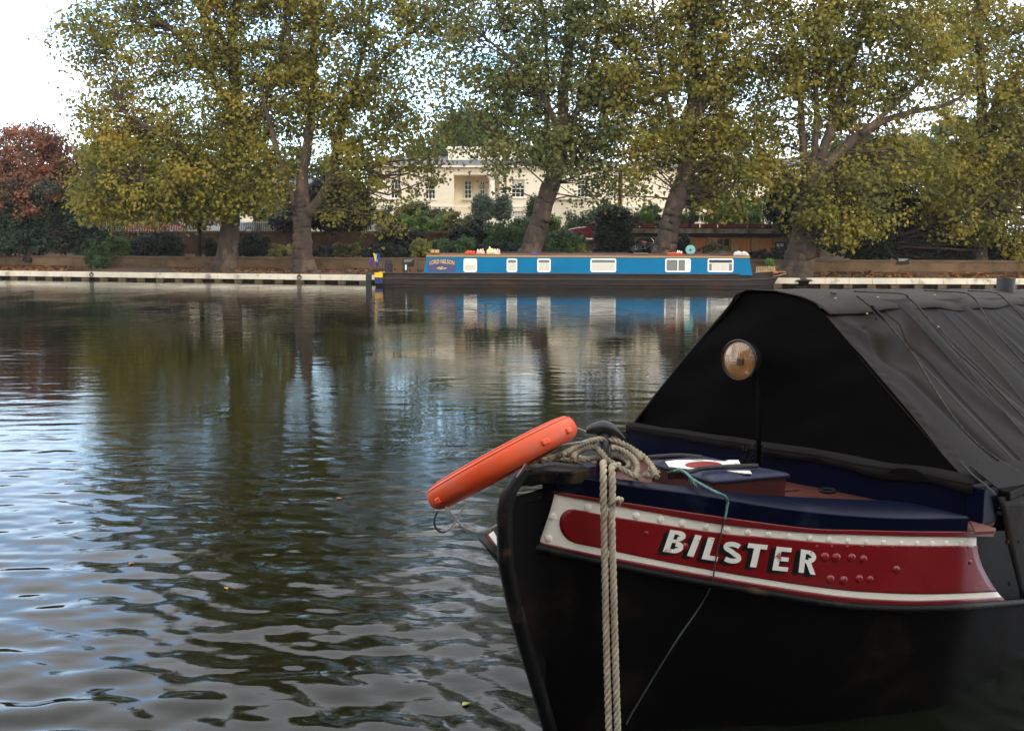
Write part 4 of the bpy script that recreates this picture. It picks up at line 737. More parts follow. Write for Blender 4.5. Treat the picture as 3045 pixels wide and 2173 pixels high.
def bwin(x0, x1, kind):
    a_ = nbl(x0, 809, .1); b_ = nbl(x1, 769, .155); X0, X1, Z0, Z1 = a_[0], nbl(x1, 769, .155)[0], a_[2], b_[2]
    def pl(P, d): return nw([(x, .1 + .06 * (z - zc0) / (zc1 - zc0) - d, z) for x, z in P])
    o_ = rrect(X0, X1, Z0, Z1, .09); i_ = rrect(X0 + .065, X1 - .065, Z0 + .065, Z1 - .065, .05); k = len(o_)
    v = np.concatenate([pl(o_, .028), pl(i_, .028), pl(o_, -.01), pl(i_, -.01)]); f = []
    for j in range(k): j2 = (j + 1) % k; f += [(j, j2, k + j2, k + j), (j, 2 * k + j, 2 * k + j2, j2), (k + j, k + j2, 3 * k + j2, 3 * k + j)]
    w_ = MB().add(v, f).build('window', m_white, boat)
    MB().add(np.concatenate([pl(i_, .006), pl(i_, .002)]), [tuple(range(k)), tuple(range(2 * k - 1, k - 1, -1))] + [(j, (j + 1) % k, k + (j + 1) % k, k + j) for j in range(k)]).build('pane', m_boatglass if kind != 'blind' else m_curt, w_)
    xm, zm = (X0 + X1) / 2, Z1 - .065 - (Z1 - Z0 - .13) * .32; bar = MB()
    def bx(x_0, x_1, z_0, z_1, d0, d1, m_, nm): 
        v = np.concatenate([pl([(x_0, z_0), (x_1, z_0), (x_1, z_1), (x_0, z_1)], d0), pl([(x_0, z_0), (x_1, z_0), (x_1, z_1), (x_0, z_1)], d1)]); MB().add(v, [(0, 1, 2, 3), (7, 6, 5, 4), (0, 4, 5, 1), (1, 5, 6, 2), (2, 6, 7, 3), (3, 7, 4, 0)]).build(nm, m_, w_)
    if kind == 'split': bx(xm - .025, xm + .025, Z0 + .066, Z1 - .066, .008, .022, m_white, 'glazing_bar')
    elif kind != 'blind': bx(X0 + .066, X1 - .066, zm - .02, zm + .02, .008, .022, m_white, 'glazing_bar')
    if kind == 'blind': bx(X0 + .07, X1 - .07, (Z0 + Z1) / 2 + .02, Z1 - .07, .007, .012, m_curw, 'blind')
    elif kind == 'open': bx(X0 + .07, X1 - .07, zm + .022, Z1 - .07, .007, .012, m_railk, 'open_vent'); bx(X0 + .2, X1 - .2, Z0 + .07, zm - .022, .007, .010, m_curt, 'curtain')
    elif kind == 'split': bx(X1 - .28, X1 - .075, Z0 + .07, Z1 - .07, .0065, .0075, m_curw, 'curtain')
    else: bx(X0 + .07, X1 - .07, Z0 + .07, zm - .022, .007, .010, m_curt, 'curtain')
for x0, x1, k in ((1378.5, 1418.5, 'blind'), (1506.7, 1538, 'bar'), (1597.5, 1637.7, 'bar'), (1755.4, 1832.5, 'bar'), (1977.8, 2054, 'split'), (2104, 2181, 'open')): bwin(x0, x1, k)
def sideplate(x0, x1, y0, y1, d, m_, nm, parent):
    a_, b_ = nbl(x0, y1, .1), nbl(x1, y0, .155); Q = [(a_[0], a_[2]), (b_[0], a_[2]), (b_[0], b_[2]), (a_[0], b_[2])]
    f = lambda d_: nw([(x, .1 + .06 * (z - zc0) / (zc1 - zc0) - d_, z) for x, z in Q])
    return MB().add(np.concatenate([f(d), f(-.01)]), [(0, 1, 2, 3), (7, 6, 5, 4), (0, 4, 5, 1), (1, 5, 6, 2), (2, 6, 7, 3), (3, 7, 4, 0)]).build(nm, m_, parent)
npn = sideplate(1273, 1355, 771, 807.5, .006, m_purp, 'name_panel', boat)
def text_mesh(body, off=0.):
    c = bpy.data.curves.new('t', 'FONT'); c.body = body; c.size = 1; c.offset = off; c.resolution_u = 3
    o = bpy.data.objects.new('t', c); scn.collection.objects.link(o); dg = bpy.context.evaluated_depsgraph_get(); me_ = bpy.data.meshes.new_from_object(o.evaluated_get(dg))
    v = np.array([q.co[:] for q in me_.vertices]); f = [tuple(p.vertices) for p in me_.polygons]; bpy.data.objects.remove(o); bpy.data.curves.remove(c); bpy.data.meshes.remove(me_); return v, f
v, f = text_mesh('LORD NELSON', .022); wv = v[:, 0].max(); a_ = nbl(1277, 790, .1); b_ = nbl(1351, 790, .1); sc_ = (b_[0] - a_[0]) / wv; hh = .20
xx = v[:, 0] * sc_; q = xx / (b_[0] - a_[0]) * 2 - 1; zc_ = nbl(1277, 787.5, .13)[2]
L3 = nw(np.stack([a_[0] + xx, np.zeros(len(v)), zc_ + v[:, 1] * hh / .72 + .075 * (1 - q * q)], 1)); zz_ = L3[:, 2]
L3 = L3 + np.outer(.1 + .06 * (zz_ - zc0) / (zc1 - zc0) - .010, vd); MB().add(L3, f).build('name_lettering', m_gold, npn, fix=False)
em = MB()
for k, (dx, dz, r_) in enumerate(((-.16, .0, .5), (0, .035, .3), (.14, -.02, .5), (-.05, -.05, .35))):
    c = nbl(1314, 797, .1); x, z = c[0] + dx, c[2] + dz; P = [(x - .13 * r_ * 2, z - .03), (x, z - .035), (x + .13 * r_ * 2, z + .03), (x, z + .045)]
    em.add(nw([(px_, .1 + .06 * (pz_ - zc0) / (zc1 - zc0) - .010 - .001 * k, pz_) for px_, pz_ in P]), [(0, 1, 2, 3)])
em.build('emblem', m_gold, npn, fix=False)
MB().box((nbl(1114.5, 820)[0], .12, .13), (nbl(1138, 820)[0] , 1.98, .44), 0, Ub, S - ud * 0).build('stern_band', m_navy, boat).location = tuple(-vd * .17)
MB().box((nbl(1114.5, 820)[0], .12, .442), (nbl(1138, 820)[0], 1.98, zg_ + .01), 0, Ub, S).build('stern_band', m_yel2, boat).location = tuple(-vd * .17)
# stern fittings
sf = MB(); 
for px in (1138, 1150, 1172, 1200, 1242): p_ = nbl(px, 800, .5); sf.tube(nw([(p_[0], .5, zg_ - .05), (p_[0], .5, nbl(px, 779, .5)[2])]), .02, 6)
sf.tube(nw([(nbl(1138, 780, .5)[0], .5, nbl(1138, 780, .5)[2]), (nbl(1245, 780, .5)[0], .5, nbl(1245, 780, .5)[2])]), .018, 6); sf.build('stern_rail', m_railk, boat)
p_ = nbl(1156, 812, .9); MB().tube(nw([(p_[0], .9, zg_ - .05), (p_[0], .9, zg_ + .4), (p_[0], .9, zg_ + .62), (p_[0], .9, zg_ + .72)]), [.2, .21, .17, .04], 12).build('stove_cover', mat('black_canvas', (.02, .02, .022), .8), boat)
p_ = nbl(1207, 812, .35); fn = MB().box((p_[0] - .11, .3, zg_), (p_[0] + .11, .36, zg_ + .52), 0, Ub, S).build('stern_locker', m_railk, boat)
MB().box((p_[0] - .03, .292, zg_ + .14), (p_[0] + .05, .298, zg_ + .40), 0, Ub, S).build('mark', m_paper, fn)
# flags
fl = empty('flag', nb(1125, 812, .6), 'yellow and blue flag hanging limp at the narrowboat stern', 'flag'); a0 = nbl(1120, 753, .6)
MB().tube(nw([(a0[0], .6, zg_ - .05), (a0[0] - .02, .6, a0[2] + .05)]), .014, 6).build('flag_pole', m_railk, fl)
def flag(x0, x1, y0, y1, m_, tilt, root, nm='flag_cloth', seed=0):
    A, B_ = nbl(x0, y0, .58), nbl(x1, y1, .58); G = []
    for i in range(10):
        z = A[2] + (B_[2] - A[2]) * i / 9; G.append([(A[0] + (B_[0] - A[0]) * j / 6 * (1 - .25 * i / 9) + tilt * i / 9, .58 + .05 * math.sin(j * 1.9 + i * .5 + seed), z + .03 * math.sin(j + seed)) for j in range(7)])
    MB().slab(nw(np.array(G)), vd, .006).build(nm, m_, root)
m_fy = mat('flag_yellow', srgb('d8cf3a'), .8); m_fb = mat('flag_blue', srgb('1f3fa8'), .8); m_fp = mat('flag_purple', srgb('6a3f96'), .8)
flag(1109, 1120, 754, 778, m_fy, .12, fl); flag(1119.5, 1130, 753, 792, m_fb, -.02, fl, seed=1)
f2 = empty('flag', nb(1104, 812, .6), 'small purple and pink flag beside the larger stern flag', 'flag'); flag(1100, 1111, 766, 790, m_fp, -.04, f2, seed=2)
MB().tube(nw([(nbl(1112, 812, .6)[0], .6, zg_), (nbl(1104, 764, .6)[0], .6, nbl(1104, 764, .6)[2])]), .012, 6).build('flag_pole', m_railk, f2)
# roof clutter, each its own thing
zr0 = zst + .085
def rp(px, off=.6): return nbl(px, 756, off)[0]
m_org = mat('orange_fabric', srgb('d2502a'), .8, .25, 9); m_wht = mat('white_fabric', srgb('dcd8cf'), .8, .1, 8); m_crd = mat('cardboard', srgb('b89a68'), .85); m_teal = mat('teal_plastic', srgb('6fa6a2'), .4); m_bk2 = mat('black_sheet', (.014, .014, .015), .6, bump=.5, bscale=14)
for i, (x0, x1) in enumerate(((1281, 1291), (1293, 1305))):
    o_ = MB(); X0, X1 = rp(x0), rp(x1); o_.box((X0, .6, zr0), (X1, .85, zr0 + .15)); o_.box((X0 - .01, .59, zr0 + .1505), (X1 + .01, .86, zr0 + .18))
    o_.v = [nw(q) for q in o_.v]; tag(o_.build('crate', m_crd), ['cream box on the cabin roof nearest the stern', 'cream box on the cabin roof, right of its twin'][i], 'box', 'cream boxes on the roof')
def lump(name, label, cat, x0, x1, h, off, m_, seed, d=.5, mats2=None):
    X0, X1 = rp(x0, off), rp(x1, off); nx, ny = 16, 10; G = []
    rs = np.random.RandomState(seed); 
    for i in range(nx):
        row = []
        for j in range(ny):
            a_, b_ = i / (nx - 1) * 2 - 1, j / (ny - 1) * 2 - 1; e = max(0, 1 - a_ ** 4) * max(0, 1 - b_ ** 4)
            row.append((X0 + (X1 - X0) * i / (nx - 1), off + d * (b_ + 1) / 2, zr0 - .03 + (h + .03) * e ** .5 * (.62 + .38 * math.sin(a_ * 5.1 + seed) * math.cos(b_ * 3 + seed * 2)) + .02 * rs.rand()))
        G.append(row)
    o_ = MB().slab(nw(np.array(G)), (0, 0, 1), .05).build(name, m_, smooth=True); return tag(o_, label, cat)
m_lj = mat('life_jacket', srgb('c24a2c'), .8, col2=srgb('e8dccb'), vscale=4); m_ljy = mat('life_jacket_yellow', srgb('e6d24a'), .8, col2=srgb('d9cfc4'), vscale=5)
lump('life_jacket', 'red orange life jacket at the left of the roof pile', 'life jacket', 1381, 1413, .16, .4, m_org, 1); lump('life_jacket', 'orange and white life jacket in the middle of the roof pile', 'life jacket', 1415, 1442, .26, .45, m_lj, 2)
lump('life_jacket', 'yellow and white life jacket on top of the roof pile', 'life jacket', 1446, 1472, .36, .5, m_ljy, 3); lump('life_jacket', 'striped orange and white life jacket at the right of the roof pile', 'life jacket', 1466, 1488, .26, .42, m_lj, 4)
lump('tarpaulin', 'small blue sheet on the cabin roof', 'tarpaulin', 1576, 1602, .08, .5, mat('blue_sheet', srgb('2d4f9c'), .6), 5)
lump('life_ring_cover', 'orange cover with a pale cloth on the roof left of the teal disc', 'cover', 1984, 2034, .12, .4, m_org, 6); lump('black_bag', 'black bag heap on the roof towards the bow', 'bag', 2112, 2180, .2, .5, m_bk2, 7)
lump('black_bag', 'taller black bag above the white cloth near the bow end of the roof', 'bag', 2178, 2204, .30, .8, m_bk2, 8); lump('white_bag', 'white plastic sack at the bow end of the roof', 'sack', 2182, 2228, .17, .3, m_wht, 9)
lump('pale_cloth', 'pale cloth draped over the orange cover on the roof', 'cloth', 2010, 2030, .2, .55, m_wht, 10, .3)
for i, (x0, x1) in enumerate(((1490, 1690), (1700, 1870))):
    o_ = MB(); o_.box((rp(x0, .9), .9, zr0 - .01), (rp(x1, .9), 1.5, zr0 + .07)); o_.v = [nw(q) for q in o_.v]; tag(o_.build('plank', m_bk2, bevel=.01), ['long dark plank flat on the roof left of the bicycle', 'dark panel flat on the roof immediately behind the bicycle'][i], 'plank')
o_ = MB(); o_.box((rp(1886, .2), .22, zr0 - .02), (rp(1928, .2), .42, zr0 + .05)); o_.v = [nw(q) for q in o_.v]; tag(o_.build('tray', mat('grey_tray', srgb('8d8580'), .7), bevel=.01), 'grey tray on the roof edge below the bicycle', 'tray')
td = empty('hose_reel', nw((rp(2053), .5, zr0)), 'round teal reel standing on the cabin roof', 'reel'); c = nbl(2053, 743, .5); c0 = nw(c); rr_ = .24
MB().tube([c0 - vd * .05, c0 + vd * .02], rr_, 24).build('disc', m_teal, td, bevel=.01)
hub = MB(); hub.tube([c0 - vd * .10, c0 - vd * .051], .05, 12); hub.tube([nw(c + V3(.18, .04, -.02)), nw(c + V3(.26, .04, -.2))], .03, 6); hub.build('hub', m_bk2, td)
# bicycle lying on the roof
bk = empty('bicycle', nw((rp(1922), .7, zr0)), 'dark bicycle standing on the narrowboat roof with pale handlebar grips', 'bicycle')
def bp_(px, py, off=.7): return nw(nbl(px, py, off))
w1, w2 = bp_(1893, 751), bp_(1950, 751); w1[2] = w2[2] = zr0 + .24
for c_ in (w1, w2):
    T_ = np.array([c_ + .24 * (math.cos(t_) * ud + math.sin(t_) * V3(0, 0, 1)) for t_ in np.linspace(0, 2 * math.pi, 25)[:-1]]); wh = MB().tube(T_, .02, 6, closed=True).build('wheel', m_tyre, bk); sp = MB()
    for k in range(10): t_ = math.pi * k / 5; sp.tube([c_, c_ + .23 * (math.cos(t_) * ud + math.sin(t_) * V3(0, 0, 1))], .003, 3)
    sp.build('spoke', m_rim, wh)
bb = (w1 * .55 + w2 * .45) + V3(0, 0, .02); st1 = w1 * .6 + w2 * .4 + V3(0, 0, .28); hd = w2 + V3(0, 0, .32) - ud * .12; fr = MB()
for a_, b_ in ((w1, bb), (w1, st1), (bb, st1), (bb, hd), (st1, hd), (w2, hd + V3(0, 0, .06))): fr.tube([a_, b_], .018, 6)
fr.build('frame', mat('bike_frame', srgb('2c2c26'), .4), bk); MB().ball(st1 + V3(0, 0, .07), (.13, .06, .035), 10, 6, 0, Ub).build('saddle', mat('orange_saddle', srgb('a84a28'), .6), bk)
MB().tube([hd, hd + V3(0, 0, .12), hd + V3(0, 0, .14) - vd * .1 - ud * .05, hd + V3(0, 0, .22) - vd * .18 - ud * .12], .014, 6).build('handlebar', mat('pale_grip', srgb('d8c79a'), .6), bk)
# bow: picket fence, plant, rope
pf = empty('picket_fence', nb(2278, 812, .7), 'small wooden picket fence on the narrowboat foredeck', 'fence'); pk = MB()
for i, px in enumerate(np.linspace(2250, 2306, 12)):
    a_ = nbl(px, 810, .7); z0_, z1_ = zg_ + .0, nbl(px, 794, .7)[2]; x = a_[0]; y = .7 + .02 * i
    pk.add(nw([(x - .022, y, z0_), (x + .022, y, z0_), (x + .022, y, z1_), (x, y, z1_ + .06), (x - .022, y, z1_), (x - .022, y + .02, z0_), (x + .022, y + .02, z0_), (x + .022, y + .02, z1_), (x, y + .02, z1_ + .06), (x - .022, y + .02, z1_)]), [(0, 1, 2, 3, 4), (9, 8, 7, 6, 5), (0, 5, 6, 1), (1, 6, 7, 2), (2, 7, 8, 3), (3, 8, 9, 4), (4, 9, 5, 0)])
pk.build('picket', mat('pale_wood', srgb('b3946a'), .8, .15, 5), pf); MB().box((nbl(2250, 800, .7)[0], .93, zg_ + .12), (nbl(2306, 800, .7)[0], .95, zg_ + .17), 0, Ub, S).build('rail', mat('pale_wood_rail', srgb('a08460'), .8), pf)
shrub('potted_plant', 'leafy green plant on the narrowboat foredeck behind the pickets', 2278, 2306, 766, 806, 51.4, m_lite, 300, .09, 3, nper=20)
rpz = MB(); rpz.tube([bp_(2298, 822, .5), bp_(2320, 818, .45), bp_(2336, 813, .8), bp_(2337, 808, 1.), bp_(2320, 808, .8), bp_(2300, 814, .6)], .018, 6); tag(rpz.build('bow_rope', mat('tan_rope', srgb('b38a5c'), .9), smooth=True), 'tan rope looped round the bow of the blue narrowboat', 'rope')
rpz = MB(); rpz.ball(bp_(2305, 810, .5), (.12, .06, .06), 10, 6); tag(rpz.build('rag', m_org, smooth=True), 'orange rag by the rope on the narrowboat bow', 'rag')
# quay post by the stern
p_ = onz(1095, 850, 0); p_[1] += .2; r0 = empty('fender_post', p_, 'black timber fender post at the quay beside the yellow stern', 'post'); MB().box(p_ + V3(-.14, -.1, -.5), p_ + V3(.14, .14, .62)).build('post', m_railk, r0, bevel=.02); MB().tube([p_ + V3(-.1, -.12, .3), p_ + V3(.35, -.12, .28)], .03, 6).build('bracket', m_railk, r0)
for px, lab in ((912, 'dark iron mooring ring on the quay face below the forked plane'), (243, 'dark iron mooring ring on the quay face at left')):
    X = (px - XC) / F * 57; Yq = bankY(X); c = V3(X, Yq - .05, .3); tag(MB().tube(np.array([c + .1 * V3(math.cos(t_), 0, math.sin(t_)) for t_ in np.linspace(0, 6.283, 17)[:-1]]), .03, 6, closed=True).ball(c + V3(0, .02, .1), .06, 8, 6).build('mooring_ring', m_railk, smooth=True), lab, 'mooring ring')
# ---------------------------------------------------------------- near boat, measured in its own frame: s towards the bow, l towards the quay, z up
P1 = onz(1882, 1276, .98); P2 = onz(2870, 1442, .98); bv = (P2 - P1) / np.linalg.norm(P2 - P1); av = V3(bv[1], -bv[0], 0); CC = (P1 + P2) / 2; CC[2] = 0
SB = np.array([av, bv, V3(0, 0, 1)])
def lw(v): return CC + np.asarray(v, float) @ SB
def loc(P): q = np.asarray(P) - CC; return V3(q @ av, q @ bv, q[2])
def cp(px, py): return onpl(px, py, CC, bv)          # on the boat's centre plane
m_bk = mat('black_gloss_paint', (.0022, .0021, .0022), .5, spec=.10, bump=.25, bscale=9, dirt=(.016, .0095, .006), dscale=2.6, dlo=.54, dhi=.72, bdist=.004)
m_stem = mat('worn_black_iron', (.0055, .0055, .006), .5, spec=.16, bump=.6, bscale=12, dirt=(.07, .042, .026), dscale=5, dlo=.54, dhi=.66)
m_nv = mat('navy_gloss', (.0017, .0034, .0145), .36, spec=.09, coat=.0, bump=.12, bscale=14, dirt=(.03, .04, .08), dscale=4, dlo=.62, dhi=.85, bdist=.003)
m_rd = mat('crimson_gloss', (.20, .006, .009), .22, .10, 3, spec=.5, coat=.5, bump=.10, bscale=5, bdist=.006, dirt=(.30, .05, .045), dscale=6, dlo=.66, dhi=.84)
m_rdd = mat('dark_crimson', (.15, .005, .008), .3, spec=.5, coat=.3)
m_cr = mat('cream_gloss', (.88, .83, .72), .32, .03, 4, dirt=(.42, .34, .24), dscale=3.2, dlo=.64, dhi=.80, bump=.1, bscale=8, bdist=.004)
m_let = mat('letter_white', (.88, .85, .78), .35, dirt=(.33, .12, .09), dscale=14, dlo=.60, dhi=.66); m_lsh = mat('letter_shade_black', (.006, .005, .006), .35)
m_dkr = mat('red_oxide_deck', (.11, .028, .018), .55, .2, 6, dirt=(.07, .02, .015), dscale=5, dlo=.5, dhi=.7, bump=.3, bscale=22, bdist=.004)
m_hold = mat('rusty_black_steel', (.010, .008, .007), .6, .3, 6, dirt=(.03, .018, .011), dscale=4, dlo=.52, dhi=.7, bump=.5, bscale=18, bdist=.006, spec=.12)
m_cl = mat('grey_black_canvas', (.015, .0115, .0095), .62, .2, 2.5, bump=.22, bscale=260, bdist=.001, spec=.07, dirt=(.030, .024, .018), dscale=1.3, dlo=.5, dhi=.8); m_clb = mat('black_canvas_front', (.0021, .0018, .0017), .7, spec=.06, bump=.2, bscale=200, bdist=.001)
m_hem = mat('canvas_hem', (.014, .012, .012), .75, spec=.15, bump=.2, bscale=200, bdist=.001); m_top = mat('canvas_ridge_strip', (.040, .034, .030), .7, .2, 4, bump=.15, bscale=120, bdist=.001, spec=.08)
nboat = empty('working_boat', lw((0, 0, 0)), 'black hulled boat lettered BILSTER with red and cream bow panel and black canvas cover', 'canal boat')
rl = [(1610, 1398, 1.15), (1848, 1437, 1.09), (2060, 1465, 1.04), (2238, 1495, 1.0), (2400, 1517, .965), (2556, 1531, .935), (2700, 1537, .915), (2874, 1535, .895)]
pl_ = [loc(onz(*q)) for q in rl]; tabS = [p[0] for p in pl_] + [.15, -.25, -.8, -2, -4, -12]; tabL = [p[1] for p in pl_] + [1.075, 1.08, 1.08, 1.08, 1.08, 1.08]
rail_pts = np.array([(s_, l_, q[2]) for s_, l_, q in zip(tabS, tabL, rl)])
# smooth plan curve, densely sampled
def dens(a_, n_):
    a_ = np.asarray(a_, float); c_ = np.r_[0, np.cumsum(np.linalg.norm(np.diff(a_, axis=0), axis=1))]
    # Catmull-Rom
    out_ = []; k = len(a_); pp = np.vstack([2 * a_[0] - a_[1], a_, 2 * a_[-1] - a_[-2]])
    for i in range(k - 1):
        m_ = max(2, int(n_ * (c_[i + 1] - c_[i]) / c_[-1])) if n_ else 8
        for t_ in np.linspace(0, 1, m_, endpoint=False):
            p0, p1, p2, p3 = pp[i:i + 4]; out_.append(.5 * (2 * p1 + (p2 - p0) * t_ + (2 * p0 - 5 * p1 + 4 * p2 - p3) * t_ ** 2 + (3 * p1 - p0 - 3 * p2 + p3) * t_ ** 3))
    out_.append(a_[-1]); return np.array(out_)
plan = np.vstack([dens(np.c_[tabS, tabL][:10], 70)[:-1], np.c_[tabS, tabL][9:]])
ker = np.array([1, 2, 3, 2, 1.]) / 9
for _ in range(3): plan[2:-7] = np.array([sum(ker[j] * plan[i + j - 2] for j in range(5)) for i in range(2, len(plan) - 7)])
pw = lw(np.c_[plan, np.zeros(len(plan))]); ratio = pw[:, 0] / pw[:, 1]
tg = np.gradient(pw[:, :2], axis=0); tg /= np.linalg.norm(tg, axis=1)[:, None]; nrmx = tg[:, 1]; nrmy = -tg[:, 0]     # outward
def surf(x, y, off=0.):
    d = ray(x, y); r_ = d[0] / d[1]; r_ = min(max(r_, ratio[0] - .02), ratio[-1]); Y = np.interp(r_, ratio, pw[:, 1]); P = C0 + d * Y / d[1]
    n_ = V3(np.interp(r_, ratio, nrmx), np.interp(r_, ratio, nrmy), 0); return P + n_ * off
def snorm(x, y):
    d = ray(x, y); r_ = d[0] / d[1]; return V3(np.interp(r_, ratio, nrmx), np.interp(r_, ratio, nrmy), 0)
def crv(*p): X, Yv = zip(*p); return lambda x: np.interp(x, X, Yv)
def scrv(*p):
    q = dens(np.array(p, float), 60); return lambda x: np.interp(x, q[:, 0], q[:, 1])
c_rt = scrv(*[(q[0], q[1]) for q in rl]); c_rb = scrv((1606, 1452), (1700, 1467), (1869, 1494), (2161, 1537), (2400, 1568), (2556, 1574), (2750, 1578), (2892, 1578))
c_pt = scrv((1649, 1466), (1700, 1476), (1869, 1507), (2146, 1556), (2400, 1581), (2500, 1585), (2700, 1591), (2901, 1594))
c_wt = scrv((1600, 1498), (1700, 1511), (1835, 1536), (2146, 1583), (2275, 1594), (2505, 1614), (2735, 1620), (2901, 1620))
c_wb = scrv((1590, 1583), (1704, 1611), (1782, 1627), (2000, 1672), (2275, 1720), (2505, 1752), (2689, 1763), (2820, 1763), (2960, 1757))
c_wl = scrv((1590, 1606), (1704, 1632), (1782, 1648), (2000, 1689), (2275, 1737), (2505, 1771), (2689, 1783), (2820, 1781), (2975, 1773))
c_gd = scrv((1590, 1617), (1782, 1662), (2000, 1706), (2275, 1754), (2505, 1791), (2689, 1800), (2850, 1796), (2987, 1786), (3045, 1781))
def zat(P, c_):      # height over a plan point where the image curve c_ passes
    lo, hi = 0., 1.3
    for _ in range(30):
        m_ = (lo + hi) / 2; x, y = proj((P[0], P[1], m_))
        if y > c_(x): lo = m_
        else: hi = m_
    return (lo + hi) / 2
zs_ = []
for p in pw:
    x, _ = proj((p[0], p[1], .9))
    if x < 3040: zs_.append((zat(p, c_rb), zat(p, c_gd)))
    else: zs_.append(zs_[-1])
zs_ = np.array(zs_); 
stem_z = [-.5, .067, .40, .647, .83, 1.02, 1.09, 1.15, 1.19]; stem_s = [1.58, 1.739, 1.86, 1.948, 1.995, 2.006, 1.99, 1.94, 1.88]
def ss(z): return np.interp(z, stem_z, stem_s)
rows = []
zst = np.array([zs_[0][0], zs_[0][1]])
allz = np.vstack([[zst[0], zst[1]], zs_]); allp = np.vstack([[None, None], plan]) if False else plan
def hull_grid(sgn):
    G = []
    for k in range(-1, len(plan)):
        zt_, zg2 = (zs_[max(k, 0)]); lv = [zt_ + (zg2 - zt_) * f for f in ((0, .16, .84, .92, 1) if sgn < 0 else (0, .33, .66, 1))] + [zg2 - .05, zg2 - .14, .35, .1, -.15, -.5]; lv = sorted(lv, reverse=True); row = []
        for j, z in enumerate(lv):
            if k < 0: row.append((ss(z) - .05, -.02 if sgn > 0 else -.03, z)); continue
            s_, l_ = plan[k]; dz = max(0, zg2 - z); f = max(0, (s_ + 1.2) / 3.0)
            tk = 1 - (.28 * min(1, dz / .9) * f ** .8 if s_ > -1.2 else 0)
            ex = 0; es = 0
            if sgn < 0 and s_ > .6:
                fr = min(1, max(0, (zt_ - z) / (zt_ - zg2))); b_ = min(1, (s_ - .6) / .7) * math.exp(-(max(0, dz - .02) / .22) ** 1.5)
                ex = .33 * b_ * fr ** .8 * min(1, (1.80 - s_) / .10 + .25); es = .10 * b_ * fr
            row.append((min(s_ + es, ss(z) - .06) , (l_ * tk if sgn > 0 else -max(.03, l_ * tk + ex)), z))
        G.append(row)
    return np.array(G)
hb = MB(); hb.grid(lw(hull_grid(1)), 0); Gs = hull_grid(-1)
for r0_, r1_, mi_ in ((0, 1, 1), (1, 2, 1), (2, 3, 2), (3, 4, 1), (4, Gs.shape[1] - 1, 0)):
    k9 = int(np.argmin(np.abs(plan[:, 0] - .1))); hb.grid(lw(Gs[:5, r0_:r1_ + 1]), mi_ if r0_ > 1 else 0); hb.grid(lw(Gs[4:k9 + 1, r0_:r1_ + 1]), mi_); hb.grid(lw(Gs[k9:, r0_:r1_ + 1]), 0)
hb.build('hull', [m_bk, m_rd, m_cr], nboat, smooth=True)
MB().tube(lw(np.array([g[4] + V3(0, -.01, 0) for g in Gs[:40]])), .017, 8).build('rubbing_strake', m_stem, nboat, smooth=True)
# stem bar
zz_ = np.linspace(-.5, 1.17, 26); q = []
st = MB(); G = []
for z in zz_:
    s0 = ss(z); wob = .003 * math.sin(z * 23) + .002 * math.sin(z * 61); G.append([(s0 - .062, .014, z), (s0 - .040, .024 + wob, z), (s0 - .008 + wob, .020, z), (s0 + wob * .5, 0, z), (s0 - .008, -.020, z), (s0 - .040, -.024, z), (s0 - .062, -.014, z)])
e_ = G[-1]; G.append([(x - .03, y * .9, z + .015) for x, y, z in e_]); st.grid(lw(np.array(G))); st.add(lw(np.array(G[-1])), [tuple(range(7))])
st.build('stem_post', m_stem, nboat, smooth=True)
cap = [onz(*q_, 1.152) for q_ in ((1530, 1402), (1552, 1388), (1600, 1372), (1700, 1366), (1760, 1392), (1700, 1402), (1612, 1399), (1580, 1404))]
MB().add(cap + [p - V3(0, 0, .06) for p in cap], [tuple(range(8)), tuple(range(15, 7, -1))] + [(i, i + 8, (i + 1) % 8 + 8, (i + 1) % 8) for i in range(8)]).build('bow_cap', m_stem, nboat, bevel=.012)
# blue rail on the gunwale (both sides), loft of measured outer and inner edges
inn = [(1640, 1391, 1.15), (1860, 1425, 1.09), (2060, 1447, 1.04), (2200, 1465, 1.0), (2400, 1478, .965), (2556, 1484, .935), (2700, 1493, .915), (2866, 1531, .895)]
po = dens(rail_pts, 60); pi_ = dens(np.array([loc(onz(*q_)) for q_ in inn]), 60); kk = min(len(po), len(pi_)); 
rs_ = lambda A, k: np.array([[np.interp(t_, np.linspace(0, 1, len(A)), A[:, i]) for i in range(3)] for t_ in np.linspace(0, 1, k)])
po, pi_ = rs_(po, 60), rs_(pi_, 60)
for sgn in (1, -1):
    G = []
    for o_, i_ in zip(po, pi_):
        zb_ = zat(lw(o_), c_rb) - .0; out_n = .006
        G.append([(o_[0], sgn * (o_[1] + out_n), zb_), (o_[0], sgn * (o_[1] + out_n + .004), o_[2] - .006), (o_[0] - .002, sgn * o_[1], o_[2]), (i_[0], sgn * max(.0, i_[1]), i_[2]), (i_[0], sgn * max(.0, i_[1]), i_[2] - .1)])
    m_ = MB().grid(lw(np.array(G)), close_v=True); m_.add(lw(np.array(G[0])), [(0, 1, 2, 3, 4)]); m_.add(lw(np.array(G[-1])), [(0, 1, 2, 3, 4)]); m_.build('gunwale_rail', m_nv, nboat, bevel=.004)
